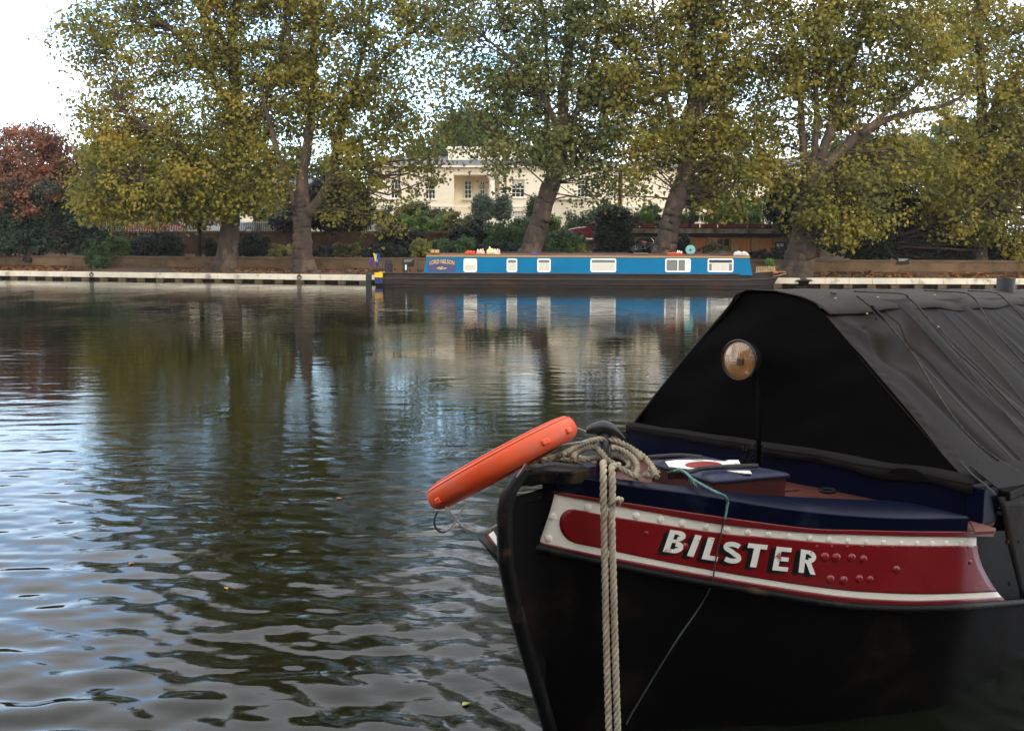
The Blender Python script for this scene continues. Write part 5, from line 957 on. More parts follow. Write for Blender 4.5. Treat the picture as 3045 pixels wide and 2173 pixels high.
# foredeck
G = np.array([[(s_, l_ * f_, z_ - .055 + .02 * (1 - f_ * f_)) for f_ in np.linspace(-1, 1, 9)] for s_, l_, z_ in [tuple(p) for p in po[4::4]] + [(.2, 1.06, .885), (-.1, 1.06, .88)]])
MB().slab(lw(G), (0, 0, 1), .03).build('foredeck', m_dkr, nboat, smooth=True)
led = [onz(2885, 1548, .853), onz(2900, 1581, .853), onz(2956, 1578, .853), onz(2962, 1570, .853)]
MB().add(np.concatenate([led, [p - V3(0, 0, .012) for p in led]]), [(0, 1, 2, 3), (7, 6, 5, 4), (0, 4, 5, 1), (1, 5, 6, 2), (2, 6, 7, 3), (3, 7, 4, 0)]).build('gunwale_end', m_dkr, nboat)
def strip(ya, yb, xa, xb, off, n_=70, m_=8, th=.003):
    G = []
    for i in range(n_ + 1):
        row = []
        for j in range(m_ + 1):
            v_ = j / m_; x = xa(v_) + (xb(v_) - xa(v_)) * i / n_; row.append(surf(x, ya(x) + (yb(x) - ya(x)) * v_, off))
        G.append(row)
    G = np.array(G); nn = np.array([[snorm(*proj(p)) for p in r_] for r_ in G]); a_, b_ = G.shape[:2]
    k0 = MB(); G2 = G - nn * th; n2 = a_ * b_; fs = []
    for i in range(a_ - 1):
        for j in range(b_ - 1): fs.append((i * b_ + j, i * b_ + j + 1, (i + 1) * b_ + j + 1, (i + 1) * b_ + j))
    rim = [i * b_ for i in range(a_)] + [(a_ - 1) * b_ + j for j in range(1, b_)] + [i * b_ + b_ - 1 for i in range(a_ - 2, -1, -1)] + [j for j in range(b_ - 2, 0, -1)]
    for x, y in zip(rim, rim[1:] + rim[:1]): fs.append((x, y, y + n2, x + n2))
    return k0.add(np.concatenate([G.reshape(-1, 3), G2.reshape(-1, 3)]), fs)
lerp = lambda a_, b_: (lambda v_: a_ + (b_ - a_) * v_)
strip(c_rb, c_pt, lerp(1640, 1646), lerp(2948, 2945), .014, th=.014).build('moulding', m_rdd, nboat, smooth=True)
pan = strip(c_pt, c_gd, lambda v_: 1649 - 47 * min(1, v_ * 1.05) ** 1.15, lambda v_: 2901 if v_ < .13 else 2901 + 86 * ((v_ - .13) / .87) ** 1.7, .004, m_=22).build('name_panel', m_cr, nboat, smooth=True)
def rend(v_): vv = np.interp(v_, [0, 1], [.13, .83]); return 2901 + 86 * ((vv - .13) / .87) ** 1.7 + .5
strip(c_wt, c_wb, lambda v_: 1663 + 44 * (1 - math.sqrt(max(0, 1 - (2 * v_ - 1) ** 2))), rend, .0075, m_=28).build('red_field', m_rd, pan, smooth=True)
strip(c_wl, c_gd, lambda v_: 1602 - 3 * v_, lambda v_: 2975 + 12 * v_, .0075, m_=3).build('red_edge_line', m_rdd, pan, smooth=True)
MB().tube(np.array([surf(x, c_gd(x) + 6, .012) for x in np.r_[np.linspace(1500, 3045, 60)]] + [lw((s_, 1.09, zs_[-1][1] - .015)) for s_ in (-1, -3, -12)]), .017, 8).build('rubbing_strake', m_stem, nboat, smooth=True)
strip(lambda x: 1476, crv((2960, 1776), (3045, 1775), (3400, 1775)), lambda v_: 2966 + 68 * v_, lerp(3200, 3200), .004, 12, 10).build('hold_side', m_hold, nboat, smooth=True)
# rivets
def z8(x, y): return 1400 + x / 1.3836, 1300 + y / 1.3836
def rivet(m0, par, px, py, r_, off):
    m_ = MB()
    c = surf(px, py, off); n_ = snorm(px, py); t_ = np.cross(V3(0, 0, 1), n_); m_.ball(c, (r_ * .95, r_ * .95, r_ * .42), 14, 5, 0, (t_, V3(0, 0, 1), n_), 0, 90).build('rivet', m0, par, smooth=True)
for x, y in ((318, 415), (336, 326), (480, 288), (583, 306), (680, 322), (779, 336), (870, 352), (967, 366), (1052, 378), (1138, 388), (1222, 396), (1306, 405), (1391, 412), (1470, 419), (1548, 424), (1625, 428), (1695, 431), (1767, 434), (1833, 435), (1895, 436), (1953, 435), (2014, 434)):
    rivet(m_cr, pan, *z8(x, y), .0175 if x < 900 else .0155 if x < 1500 else .013, .0035)
for x, y, r_ in ((1452, 490, .0215), (1500, 493, .0215), (1563, 493, .02), (1611, 499, .019), (1475, 582, .021), (1530, 586, .021), (1594, 580, .019), (1638, 582, .017), (1746, 541, .018), (2047, 511, .012), (720, 393, .011), (878, 447, .018)): rivet(m_rd, pan, *z8(x, y), r_, .007)
rng = np.random.RandomState(3)
for x in np.linspace(1420, 2040, 11): rivet(m_rd, pan, *z8(x, 448 + (x - 1420) * .003), .008, .007)
for x, y in ((2205, 430), (2250, 425), (2215, 600)): rivet(m_hold, nboat, *z8(x, y), .012, .004)
# lettering: strokes in a unit cell mapped on to the curved side
def zl_(x, y): return V3(1900 + x / 3.161, 1540 + y / 3.161)
def arc(cx, cy, rx, ry, a0, a1, t_, n_=12):
    A = [R(a0 + (a1 - a0) * i / n_) for i in range(n_ + 1)]; return [((cx + rx * math.cos(a_), cy + ry * math.sin(a_)), (cx + (rx - t_) * math.cos(a_), cy + (ry - t_ * .8) * math.sin(a_))) for a_ in A]
def rect(x0, x1, y0, y1): return [((x0, y0), (x0, y1)), ((x1, y0), (x1, y1))]
def path_strip(P, t_):
    P = np.array(P, float); T = np.gradient(P, axis=0); T /= np.linalg.norm(T, axis=1)[:, None]; N_ = np.c_[-T[:, 1], T[:, 0]] * t_ / 2
    return [((p[0] + n_[0], p[1] + n_[1]), (p[0] - n_[0], p[1] - n_[1])) for p, n_ in zip(P, N_)]
def Sc():
    P = [(.5 + .37 * math.cos(R(a_)), .735 + .165 * math.sin(R(a_))) for a_ in range(35, 250, 16)] + [(.5, .52)] + [(.5 + .38 * math.cos(R(a_)), .27 + .18 * math.sin(R(a_))) for a_ in range(68, -146, -16)]
    return path_strip(P, .235)
ST = .30
GL = {'B': [rect(0, ST * 1.05, 0, 1), [((ST * .95, 1), (ST * .95, .83)), ((.5, 1), (.5, .83))] + arc(.5, .765, .40, .235, 90, -90, .27)[1:] + [((.5, .53), (.5, .66)), ((ST * .95, .53), (ST * .95, .66))][0:0] , rect(ST * .95, .52, .45, .60), [((ST * .95, 0), (ST * .95, .17)), ((.52, 0), (.52, .17))] + arc(.52, .27, .46, .27, -90, 90, .29)[1:]],
      'I': [rect(0, 1, 0, 1)], 'L': [rect(0, .42, 0, 1), rect(.42, 1, 0, .2)], 'S': [Sc()], 'T': [rect(0, 1, .80, 1), rect(.34, .67, 0, .80)],
      'E': [rect(0, .36, 0, 1), rect(.36, 1, .82, 1), rect(.36, .93, .41, .59), rect(.36, 1, 0, .18)],
      'R': [rect(0, ST * 1.05, 0, 1), [((ST * .95, 1), (ST * .95, .83)), ((.5, 1), (.5, .83))] + arc(.5, .73, .44, .27, 90, -90, .27)[1:], rect(ST * .95, .52, .44, .59), [((.36, .46), (.66, .50)), ((.70, 0), (1.02, 0))]]}
def letter(ch, bl, upv, rtv, m_, off, dx=0, dy=0, fat=0.):
    for si, s_ in enumerate(GL[ch]):
        P = np.array(s_)          # (n,2,2)
        if ch != 'S' and len(P) == 2:      # subdivide straight bars
            P = np.array([P[0] + (P[1] - P[0]) * k / 4 for k in range(5)])
        q = np.array(bl) + P[..., :1] * np.array(rtv) + P[..., 1:] * np.array(upv)
        G = []
        for r_ in q: 
            c_ = zl_(*r_[0]), zl_(*r_[1]); G.append([surf(c_[0][0] + dx, c_[0][1] + dy, off + si * .0003), surf(c_[1][0] + dx, c_[1][1] + dy, off + si * .0003)])
        m_.grid(np.array(G))
LT = [('B', (215, 306), (72, -206), (178, 24)), ('I', (443, 344), (80, -198), (62, 12)), ('L', (583, 374), (64, -206), (146, 22)), ('S', (762, 392), (34, -190), (186, 34)), ('T', (975, 441), (48, -216), (180, 20)), ('E', (1243, 478), (42, -220), (143, 14)), ('R', (1489, 498), (24, -216), (156, 26))]
ml, ms = MB(), MB()
for k, (ch, bl, u_, r_) in enumerate(LT):
    letter(ch, bl, u_, r_, ml, .0125)
    for q_ in range(5): letter(ch, bl, u_, r_, ms, .0082 + .0006 * q_, -17 * (1 - q_ / 5.), 9 * (1 - q_ / 5.))
ms.build('letter_shade', m_lsh, pan, fix=False); ml.build('name_lettering', m_let, pan, fix=False)
# ---------------------------------------------------------------- cover: front, side, ridge strip, hems
zrn, zrf = 1.779, 1.806
def sag(s_): return -.028 * max(0, -s_)
cb_ = MB().box((-.05, -1.0, .78), (.02, .99, .978), 0, SB, CC); cb_.build('coaming', m_nv, nboat, bevel=.006)
MB().box((-.14, .985, .80), (.04, 1.06, .99), 0, SB, CC).build('coaming_end', m_nv, nboat, bevel=.01)
MB().box((-12, .90, .90), (-.165, 1.10, .945), 0, SB, CC).build('side_ledge', m_hold, nboat, bevel=.008)
MB().box((-12, -1.10, .80), (-.055, -.90, .945), 0, SB, CC).build('side_ledge', m_hold, nboat, bevel=.008)
# front cloth
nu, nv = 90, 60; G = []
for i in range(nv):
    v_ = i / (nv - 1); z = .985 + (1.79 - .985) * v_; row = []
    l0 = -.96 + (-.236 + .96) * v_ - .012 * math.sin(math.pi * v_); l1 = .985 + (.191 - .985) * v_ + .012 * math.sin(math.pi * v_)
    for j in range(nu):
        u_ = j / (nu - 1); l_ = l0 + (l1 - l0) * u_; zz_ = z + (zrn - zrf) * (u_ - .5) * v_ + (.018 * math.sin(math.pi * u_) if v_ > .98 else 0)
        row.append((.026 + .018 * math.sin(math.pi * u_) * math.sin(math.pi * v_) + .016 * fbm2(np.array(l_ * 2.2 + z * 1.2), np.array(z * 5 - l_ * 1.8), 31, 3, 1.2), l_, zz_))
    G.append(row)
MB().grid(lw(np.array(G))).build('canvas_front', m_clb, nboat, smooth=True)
hemG = []; n_ = 80
for j in range(n_):
    u_ = j / (n_ - 1); l_ = -.975 + 1.99 * u_; wv = .006 * math.sin(u_ * 37) + (.016 * math.sin(u_ * 21 + 1) if u_ > .55 else 0); b0 = .985 - (.010 + .035 * max(0, u_ - .5)); hgt = .052 + .03 * u_
    hemG.append([(.044 + .010 * math.sin(u_ * 26 + 1) * (u_ > .35) + .004 * math.sin(u_ * 60), l_, b0 + wv * .5), (.048 + .012 * math.sin(u_ * 26 + 1.6) * (u_ > .35), l_, b0 + hgt * .5), (.040, l_, b0 + hgt + wv * .3)])
hm_ = MB().slab(lw(np.array(hemG)), av, .004).build('canvas_hem', m_hem, nboat, smooth=True)
MB().tube(lw(np.array([(h[1][0] + .002, h[1][1], h[1][2] + .004) for h in hemG])), .0016, 4).build('stitching', m_clb, hm_)
edge = [(.03, -.97 + .735 * v_ - .012 * math.sin(math.pi * v_), .975 + (1.80 - .975) * v_) for v_ in np.linspace(0, 1, 24)]; MB().tube(lw(np.array(edge)), .008, 6).build('piping', m_hem, nboat, smooth=True)
# side cloth (near and far)
def side_cloth(sgn):
    sv = np.concatenate([np.linspace(.03, -3.2, 330), np.linspace(-3.3, -12, 40)]); wv_ = np.linspace(0, 1, 110); SS, WW = np.meshgrid(sv, wv_, indexing='ij')
    lt, lb = (.190, 1.035) if sgn > 0 else (.236, 1.0); zt_ = (zrn if sgn > 0 else zrf) + np.minimum(0, SS) * .028; zb_ = .955
    Ls = lt + (lb - lt) * WW; Z = zt_ + (zb_ - zt_) * WW
    e = np.clip((.03 - SS) / .5, 0, 1)
    # diagonal folds falling aft, soft scallops near the front corner, puckers along the front edge
    q_ = SS + .42 * WW
    folds = .009 * np.sin(q_ * 19 + 2.2 * np.sin(WW * 2.3 + q_ * 3.1)) * (.6 + .4 * np.sin(q_ * 7.3 + 1)) * np.clip(-(SS + .55) / .4, 0, 1) * (.35 + .65 * np.sin(WW * math.pi) ** .6)
    folds += .009 * fbm2(q_ * 2.2, WW * 1.2, 8, 3, 1.6) * np.clip(-SS / .4, 0, 1)
    drape = -.040 * np.exp(-((WW - .20 - .12 * np.sin(np.clip(-SS / .75, 0, 1) * math.pi)) / .07) ** 2) * np.sin(np.clip(-SS / .8, 0, 1) * math.pi) ** 1.2
    drape += .028 * np.exp(-((WW - .11 - .10 * np.sin(np.clip(-SS / .75, 0, 1) * math.pi)) / .05) ** 2) * np.sin(np.clip(-SS / .8, 0, 1) * math.pi)
    drape -= .014 * np.exp(-((SS + .20 + .25 * WW) / .05) ** 2) * (WW > .15)
    puck = .0035 * np.sin(WW * 95 + np.sin(WW * 31) * 2) * np.exp(-((SS + .045) / .03) ** 2) + .006 * fbm2(WW * 14, SS * 9, 17, 2, 1.) * np.exp(-((SS + .05) / .07) ** 2)
    flat_ = -.022 * np.sin(math.pi * WW); dsp = (folds + drape + puck) * (sgn > 0) + flat_ * .6; dsp *= np.clip(WW / .04, 0, 1) * .999 + .001
    step = .006 * (SS < -.62 + .0 * WW); dsp = dsp + step * (sgn > 0)
    for cs_, ca_, ck_ in ((-.86, .007, .10), (-1.12, .009, .30), (-1.30, .006, -.08), (-1.55, .008, .22), (-1.86, .009, .12), (-2.2, .007, .3), (-2.6, .008, .1)): dsp = dsp + ca_ * np.exp(-np.abs(SS - cs_ + ck_ * (WW - .4)) / .016) * (sgn > 0) * np.clip(np.sin(WW * math.pi) * 1.6, 0, 1)
    dl, dz = (zt_ - zb_), (lb - lt); nn = np.sqrt(dl ** 2 + dz ** 2); Ls = Ls + dsp * dl / nn; Z = Z + dsp * dz / nn
    return MB().grid(lw(np.stack([SS, sgn * Ls, Z], -1))).build('canvas_side', m_cl, nboat, smooth=True)
side_cloth(1); side_cloth(-1)
# ridge strip with overhanging edges
sv = np.concatenate([np.linspace(.05, -6, 240), np.linspace(-6.2, -12, 12)]); G = []
for s_ in sv:
    dz = sag(s_) + .004 * math.sin(s_ * 9); hem = .052 + .009 * math.sin(s_ * 3.9 + 2.1) + .004 * math.sin(s_ * 11); lift = .004 + .002 * math.sin(s_ * 5); hem *= .5 if s_ > .0 else 1
    G.append([(s_, -.29, zrf - .07 + dz), (s_, -.25, zrf - .008 + dz), (s_, -.18, zrf + .022 + dz), (s_, -.02, (zrn + zrf) / 2 + .034 + dz), (s_, .13, zrn + .024 + dz), (s_, .192, zrn + .004 + dz), (s_, .205 + hem * .45 + lift, zrn - hem * .5 + dz + .004), (s_, .205 + hem * .9 + lift, zrn - hem + dz)])
MB().slab(lw(np.array(G)), V3(0, 0, .8) + bv * .5, .006).build('canvas_ridge', m_top, nboat, smooth=True)
MB().tube(lw(np.array([(g[-1][0], g[-1][1] + .002, g[-1][2] - .001) for g in G[3:]])), .0035, 5).build('piping', m_clb, nboat, smooth=True)
ey = MB()
for px, py in ((2477, 895), (2603, 891), (2773, 884), (2780, 873), (2958, 879), (2571, 940), (2783, 978)): 
    c = onpl(px, py, lw((0, .23, 1.78)), bv * .69 + V3(0, 0, .72)); ey.ball(c + bv * .012 + V3(0, 0, .012), .006, 8, 6)
ey.build('eyelet', mat('dull_brass', (.35, .3, .22), .4, metal=.7), nboat, smooth=True)
# plane of the near side cloth for cords
sn = V3(0, .80, .845); sn /= np.linalg.norm(sn); snw = sn @ SB; PS = lw((0, .19, zrn))
def onside(px, py, off=.02): return onpl(px, py, PS + snw * off, snw)
m_cord = mat('weathered_cord', (.055, .045, .035), .85, .4, 40); m_cordk = mat('black_webbing', (.006, .006, .006), .8)
def resamp(P, step):
    P = np.asarray(P, float); P = dens(P, 0) if len(P) > 2 else P; c_ = np.r_[0, np.cumsum(np.linalg.norm(np.diff(P, axis=0), axis=1))]; n_ = max(2, int(c_[-1] / step)); u_ = np.linspace(0, c_[-1], n_)
    return np.stack([np.interp(u_, c_, P[:, i]) for i in range(3)], 1), u_
def twisted(m_, P, rad, pitch_=None, n_=6, ns=3, seg=None, fuzz=0, rs=None, mi=0):
    pitch_ = pitch_ or rad * 7.5; seg = seg or pitch_ / 9; Q, u_ = resamp(P, seg); T = np.gradient(Q, axis=0); T /= np.linalg.norm(T, axis=1)[:, None]
    a_ = V3(.3, .2, .93); U = np.cross(T[0], a_); U /= np.linalg.norm(U); Us = []
    for t_ in T: U = U - t_ * (U @ t_); U /= np.linalg.norm(U); Us.append(U.copy())
    Us = np.array(Us); Bs = np.cross(T, Us)
    for k in range(ns):
        ph = 2 * math.pi * (u_ / pitch_ + k / ns); m_.tube(Q + (np.cos(ph)[:, None] * Us + np.sin(ph)[:, None] * Bs) * rad * .52, rad * .54, n_, mi)
    return m_
ck = MB()
for P in ([(2548, 879), (2594, 916), (2622, 943), (2671, 998), (2726, 1069), (2777, 1154), (2838, 1243), (2905, 1318), (2977, 1372), (3045, 1412), (3120, 1460)], [(2701, 885), (2732, 913), (2784, 977), (2838, 1038), (2930, 1124), (3043, 1240), (3160, 1365)], [(2878, 872), (2906, 898), (2955, 980), (3043, 1078), (3150, 1200)], [(2965, 871), (2988, 889), (3045, 947), (3150, 1060)]):
    twisted(ck, [onside(*p, .030 if i > 1 else .035) for i, p in enumerate(P)], .006, seg=.012, n_=4)
for P in ([(2471, 870), (2500, 873), (2548, 879)], [(2540, 866), (2680, 873), (2701, 885)], [(2750, 863), (2850, 868), (2878, 872)], [(2880, 864), (2940, 866), (2965, 871)]):
    twisted(ck, [onpl(*p, lw((0, 0, 1.845 - .028 * (i_ + 1))), V3(0, 0, 1)) for i_, p in enumerate(P)], .006, seg=.012, n_=4)
tag(ck.build('lashing_cord', m_cord, smooth=True), 'thin brown cords laced over the black canvas cover', 'cord')
kn = MB(); 
for i in range(9): c = onside(2594 + i * 3.6, 914 + i * 4, .035); kn.tube([c - bv * .012 + V3(0, 0, .010), c + av * .012 + snw * .010, c + bv * .012 - V3(0, 0, .008)], .007, 6)
kn.tube([onside(2594, 915, .03), onside(2602, 935, .03), onside(2606, 950, .025)], .005, 6)
tag(kn.build('knot', m_cordk, smooth=True), 'dark knot of lashing at the front of the canvas ridge', 'knot')
wb = MB()
def web(P, w0, w1):
    k = len(P); G = []
    for i, (x, y) in enumerate(P):
        w_ = w0 + (w1 - w0) * math.sin(math.pi * min(1, i / (k - 1) * 1.0)); c = onside(x, y, .028); d_ = onside(x + 5, y - 4, .028) - c; d_ /= np.linalg.norm(d_); G.append([c - d_ * w_, c + d_ * w_])
    wb.slab(np.array(G), snw, .002)
web([(2716, 1044), (2744, 1084), (2800, 1142), (2850, 1195), (2903, 1250), (2975, 1325), (3045, 1396), (3120, 1470)], .004, .014); web([(2771, 939), (2808, 992), (2884, 1099), (2945, 1175), (3006, 1246), (3100, 1350)], .003, .007)
web([(2858, 1372), (2890, 1408), (2930, 1440), (2962, 1470)], .008, .010)
wb.build('canvas_strap', m_cordk, nboat)
# lower flap patch of cloth near the front corner
fp = [(2885, 1385), (2925, 1372), (3045, 1368), (3160, 1368), (3160, 1425), (3045, 1440), (2968, 1452)]; v = [onside(x, y, .034) for x, y in fp]; MB().add(v + [p - snw * .004 for p in v], [tuple(range(7)), tuple(range(13, 6, -1))] + [(i, i + 7, (i + 1) % 7 + 7, (i + 1) % 7) for i in range(7)]).build('canvas_flap', m_cl, nboat)
# chimney, lamp
p = cp(2990, 862); ch = MB(); ch.tube([p - V3(0, 0, .15), p + V3(0, 0, .083)], .062, 24, caps=False); ch.tube([p + V3(0, 0, .083), p - V3(0, 0, .1)], .055, 24, caps=False)
ch.grid(np.array([[p + V3(r_ * math.cos(t_), r_ * math.sin(t_), .083) for t_ in np.linspace(0, 6.283, 25)[:-1]] for r_ in (.055, .062)]), close_v=True); ch.build('chimney', mat('chimney_steel', (.03, .032, .036), .5, .2, 20), nboat, smooth=False)
lpC = onpl(2201, 1070, lw((.20, 0, 1.4)), av); LX = av; La = np.cross(V3(0, 0, 1), LX); Lf = np.array([La, V3(0, 0, 1), LX])
def lm_(x, y, z_): return lpC + V3(x, y, z_) @ Lf
lamp = MB(); pr = [(.0, -.13), (.03, -.128), (.062, -.105), (.085, -.06), (.098, -.01), (.104, .0), (.106, .012), (.100, .02), (.096, .012)]
lamp.grid(np.array([[lm_(r_ * math.cos(t_), r_ * math.sin(t_), z_) for t_ in np.linspace(0, 2 * math.pi, 37)[:-1]] for r_, z_ in pr]), close_v=True); lp_ = lamp.build('headlamp', mat('lamp_housing', (.012, .012, .013), .35, spec=.5), nboat, smooth=True)
m_amb = mat('amber_lens', (.30, .145, .04), .10, .30, 7, spec=.7, coat=1, dirt=(.20, .12, .06), dscale=4, dlo=.55, dhi=.9)
MB().grid(np.array([[lm_(r_ * math.cos(t_), r_ * math.sin(t_), z_) for t_ in np.linspace(0, 2 * math.pi, 37)[:-1]] for r_, z_ in ((.0005, .034), (.03, .032), (.06, .025), (.085, .015), (.097, .008))]), close_v=True).build('lens', m_amb, lp_, smooth=True)
rb = MB()
for i in range(6): x = -.035 + .010 * i; rb.tube([lm_(x, .015, .0345), lm_(x, .05, .029), lm_(x, .082, .016)], .0012, 4)
rb.tube([lm_(-.04, -.005, .034), lm_(.0, -.004, .036)], .0012, 4); rb.tube([lm_(-.04, -.018, .034), lm_(.0, -.018, .035)], .0012, 4); rb.build('lens_ribs', mat('lens_rib', (.5, .42, .3), .2), lp_)
MB().box((.004, -.022, .030), (.042, .014, .040), 0, Lf, lpC).build('bulb_reflection', mat('reflection_brown', (.05, .015, .01), .3), lp_, bevel=.006)  # dark block on the lens face, stands in for the bulb's reflection
pb = onpl(2255, 1395, lw((.17, 0, 0)), av); MB().tube([pb, onpl(2257, 1250, lw((.17, 0, 0)), av), onpl(2257, 1175, lw((.17, 0, 0)), av), onpl(2250, 1125, lw((.16, 0, 0)), av), lm_(0.01, -.04, -.09)], .013, 10).build('lamp_post', m_clb, nboat, smooth=True)
cn = MB(); rs = np.random.RandomState(4)
for i in range(14): x, y = rs.uniform(2205, 2262), rs.uniform(1328, 1376); c = onpl(x, y, lw((.13, 0, 0)), av); th = rs.rand() * 3.14; cn.tube(np.array([c + .012 * (math.cos(t_) * (math.cos(th) * bv + math.sin(th) * V3(0, 0, 1)) * 1.4 + math.sin(t_) * av) for t_ in np.linspace(0, 6.283, 11)[:-1]]), .004, 5, closed=True)
tag(cn.build('chain', m_stem, smooth=True), 'small tangled dark chain at the foot of the lamp post', 'chain')
# ---------------------------------------------------------------- on the foredeck
def z1(x, y): return 1700 + x / 3.251, 1200 + y / 3.251
def dz1(x, y, z): return onz(*z1(x, y), z)
hq = [(745, 560), (1265, 515), (2110, 680), (1360, 745)]; zt_ = 1.0; top = [dz1(x, y, zt_) for x, y in hq]; bot = [p_ - V3(0, 0, .12) + (np.mean(top, axis=0) - p_) * .05 for p_ in top]
MB().add([p_ - V3(0, 0, .012) + (np.mean(top, axis=0) - p_) * .04 for p_ in top] + bot, [(0, 1, 2, 3), (7, 6, 5, 4), (0, 4, 5, 1), (1, 5, 6, 2), (2, 6, 7, 3), (3, 7, 4, 0)]).build('deck_hatch', mat('hatch_red', (.045, .007, .006), .4, .2, 5), nboat, bevel=.006)
mt = empty('hatch_cover', np.mean(top, axis=0), 'navy quilted cover with white and red shapes on the red deck hatch', 'cover')
G = []
for i in range(25):
    row = []
    for j in range(31):
        u_, v_ = i / 24, j / 30; p_ = (top[0] * (1 - u_) + top[3] * u_) * (1 - v_) + (top[1] * (1 - u_) + top[2] * u_) * v_; e_ = min(u_, 1 - u_, v_, 1 - v_)
        row.append(p_ + V3(0, 0, .012 * min(1, e_ * 12) + .003 * abs(math.sin(v_ * 31)) * abs(math.sin(u_ * 25))))
    G.append(row)
MB().slab(np.array(G), (0, 0, 1), .018).build('quilt', mat('navy_quilt', (.010, .014, .045), .55, .3, 18, bump=.5, bscale=40, bdist=.004), mt, smooth=True)
def flatpoly(P, z, m_, nm, th=.003): 
    v = [dz1(x, y, z) for x, y in P]; k = len(v); MB().add(v + [q_ - V3(0, 0, th) for q_ in v], [tuple(range(k)), tuple(range(2 * k - 1, k - 1, -1))] + [(i, i + k, (i + 1) % k + k, (i + 1) % k) for i in range(k)]).build(nm, m_, mt)
flatpoly([(903, 556), (1000, 543), (1230, 536), (1400, 548), (1478, 556), (1512, 542), (1612, 542), (1635, 592), (1500, 603), (1300, 620), (1120, 628), (940, 606)], zt_ + .0185, m_let, 'white_patch')
flatpoly([(1500, 644), (1722, 645), (1742, 672), (1660, 670), (1560, 655)], zt_ + .0185, m_let, 'white_patch')
flatpoly([(1275 + 178 * math.cos(t_) , 588 + 32 * math.sin(t_)) for t_ in np.linspace(0, 6.283, 21)[:-1]], zt_ + .0215, mat('red_patch', (.26, .02, .018), .5), 'red_patch')
def cz(L_, z): return [dz1(x, y, z) for x, y in L_]
hs = MB(); hs.tube(dens(np.array(cz([(730, 520), (850, 508), (1050, 498), (1262, 516)], zt_ + .035)), 30), .010, 10); tag(hs.build('rubber_hose', m_bk2, smooth=True), 'black hose lying along the far edge of the hatch cover', 'hose')
hs = MB(); hs.tube(dens(np.array(cz([(1100, 668), (1180, 650), (1260, 625), (1450, 612), (1640, 604), (1800, 600)], zt_ + .034)), 40), .011, 10); tag(hs.build('rubber_hose', m_bk2, smooth=True), 'black hose lying across the near edge of the hatch cover', 'hose')
cl_ = MB()
for i in range(6): cl_.tube(cz([(930, 668 + 10 * i), (1000, 655 + 11 * i), (1090, 665 + 10 * i), (1130, 690 + 9 * i)], 1.045 - .006 * i), .007, 8)
tag(cl_.build('wound_rope', m_bk2, smooth=True), 'small wound black rope bundle on deck under the green twine', 'rope')
# foredeck fittings: hatch runner and ringbolt
MB().box((0, 0, 0), (.001, .001, .001), 0, None).v
fr_ = MB(); fr_.tube(np.array([onz(*q_, .905) for q_ in ((2180, 1475), (2290, 1462), (2375, 1455))]), .008, 6); fr_.build('deck_bead', m_dkr, nboat, smooth=True)
rbp = onz(2460, 1463, .895); MB().tube(np.array([rbp + V3(.035 * math.cos(t_), .035 * math.sin(t_), .008) for t_ in np.linspace(0, 6.283, 17)[:-1]]), .008, 6, closed=True).ball(rbp, (.03, .03, .006), 12, 6).build('deck_filler', m_stem, nboat, smooth=True)
# mooring stud with a curved dark head
sc0 = cp(1797, 1283); hd_ = MB(); axh = np.array([rt * .98 + up * .10, fw, up]); G = []
for i in range(15):
    t_ = i / 14; x = -.078 + .165 * t_; zc_ = .022 * math.sin(math.pi * t_) + (.004 if t_ < .2 else 0) - .03 * t_ ** 3; hw = .042 * math.sin(math.pi * min(1, .08 + t_ * .9)) ** .6; hh = .030 * math.sin(math.pi * min(.97, .1 + t_ * .86)) ** .7
    G.append([sc0 + rt * x + V3(0, 0, zc_) + fw * hw * math.cos(a_) + V3(0, 0, hh * math.sin(a_)) for a_ in np.linspace(0, 6.283, 17)[:-1]])
hd_.grid(np.array(G), close_v=True); hd_.add(G[0], [tuple(range(16))]); hd_.add(G[-1], [tuple(range(16))[::-1]]); hd_.tube([sc0 + V3(0, 0, .0), sc0 - V3(0, 0, .20)], [.03, .034], 14)
hd_.build('mooring_stud', mat('dark_rubbed_iron', (.010, .010, .0105), .42, .2, 12, bump=.3, bscale=30, bdist=.003), nboat, smooth=True)
# thick mooring rope: coils and two hanging parts
m_rope = mat('hemp_rope', (.30, .25, .17), .95, .28, 30, dirt=(.12, .10, .06), dscale=7, dlo=.45, dhi=.7, bump=.8, bscale=160, bdist=.003)
m_ropel = mat('pale_hemp_rope', (.44, .38, .28), .95, .22, 30, dirt=(.28, .22, .14), dscale=9, dlo=.5, dhi=.75, bump=.8, bscale=160, bdist=.003)
def z7(x, y): return 1250 + x / 2.953, 1150 + y / 2.953
co = MB()
def cz7(L_, z, dz=0): return [onz(*z7(x, y), z + dz * i / len(L_)) for i, (x, y) in enumerate(L_)]
twisted(co, cz7([(1050, 655), (1150, 632), (1260, 640), (1380, 655), (1480, 632), (1560, 622), (1620, 640)], 1.175), .0125)
twisted(co, cz7([(1120, 640), (1250, 590), (1380, 530), (1500, 492), (1640, 478), (1750, 500), (1860, 545), (1960, 610), (2030, 690), (2080, 790)], 1.255, -.14), .0125)
twisted(co, cz7([(1340, 640), (1360, 580), (1440, 540), (1530, 532), (1590, 575), (1640, 640), (1720, 690), (1810, 745), (1920, 800)], 1.25, -.11), .013)
twisted(co, cz7([(1590, 560), (1680, 540), (1760, 550), (1830, 590), (1890, 650), (1905, 730), (1880, 790)], 1.18, -.05), .0125)
twisted(co, cz7([(1600, 620), (1700, 605), (1790, 630), (1850, 690), (1870, 760)], 1.14, -.03), .012)
twisted(co, cz7([(1240, 600), (1400, 560), (1550, 500), (1700, 520), (1800, 580), (1840, 660), (1800, 720), (1700, 700), (1560, 660), (1400, 620)], 1.13), .012)
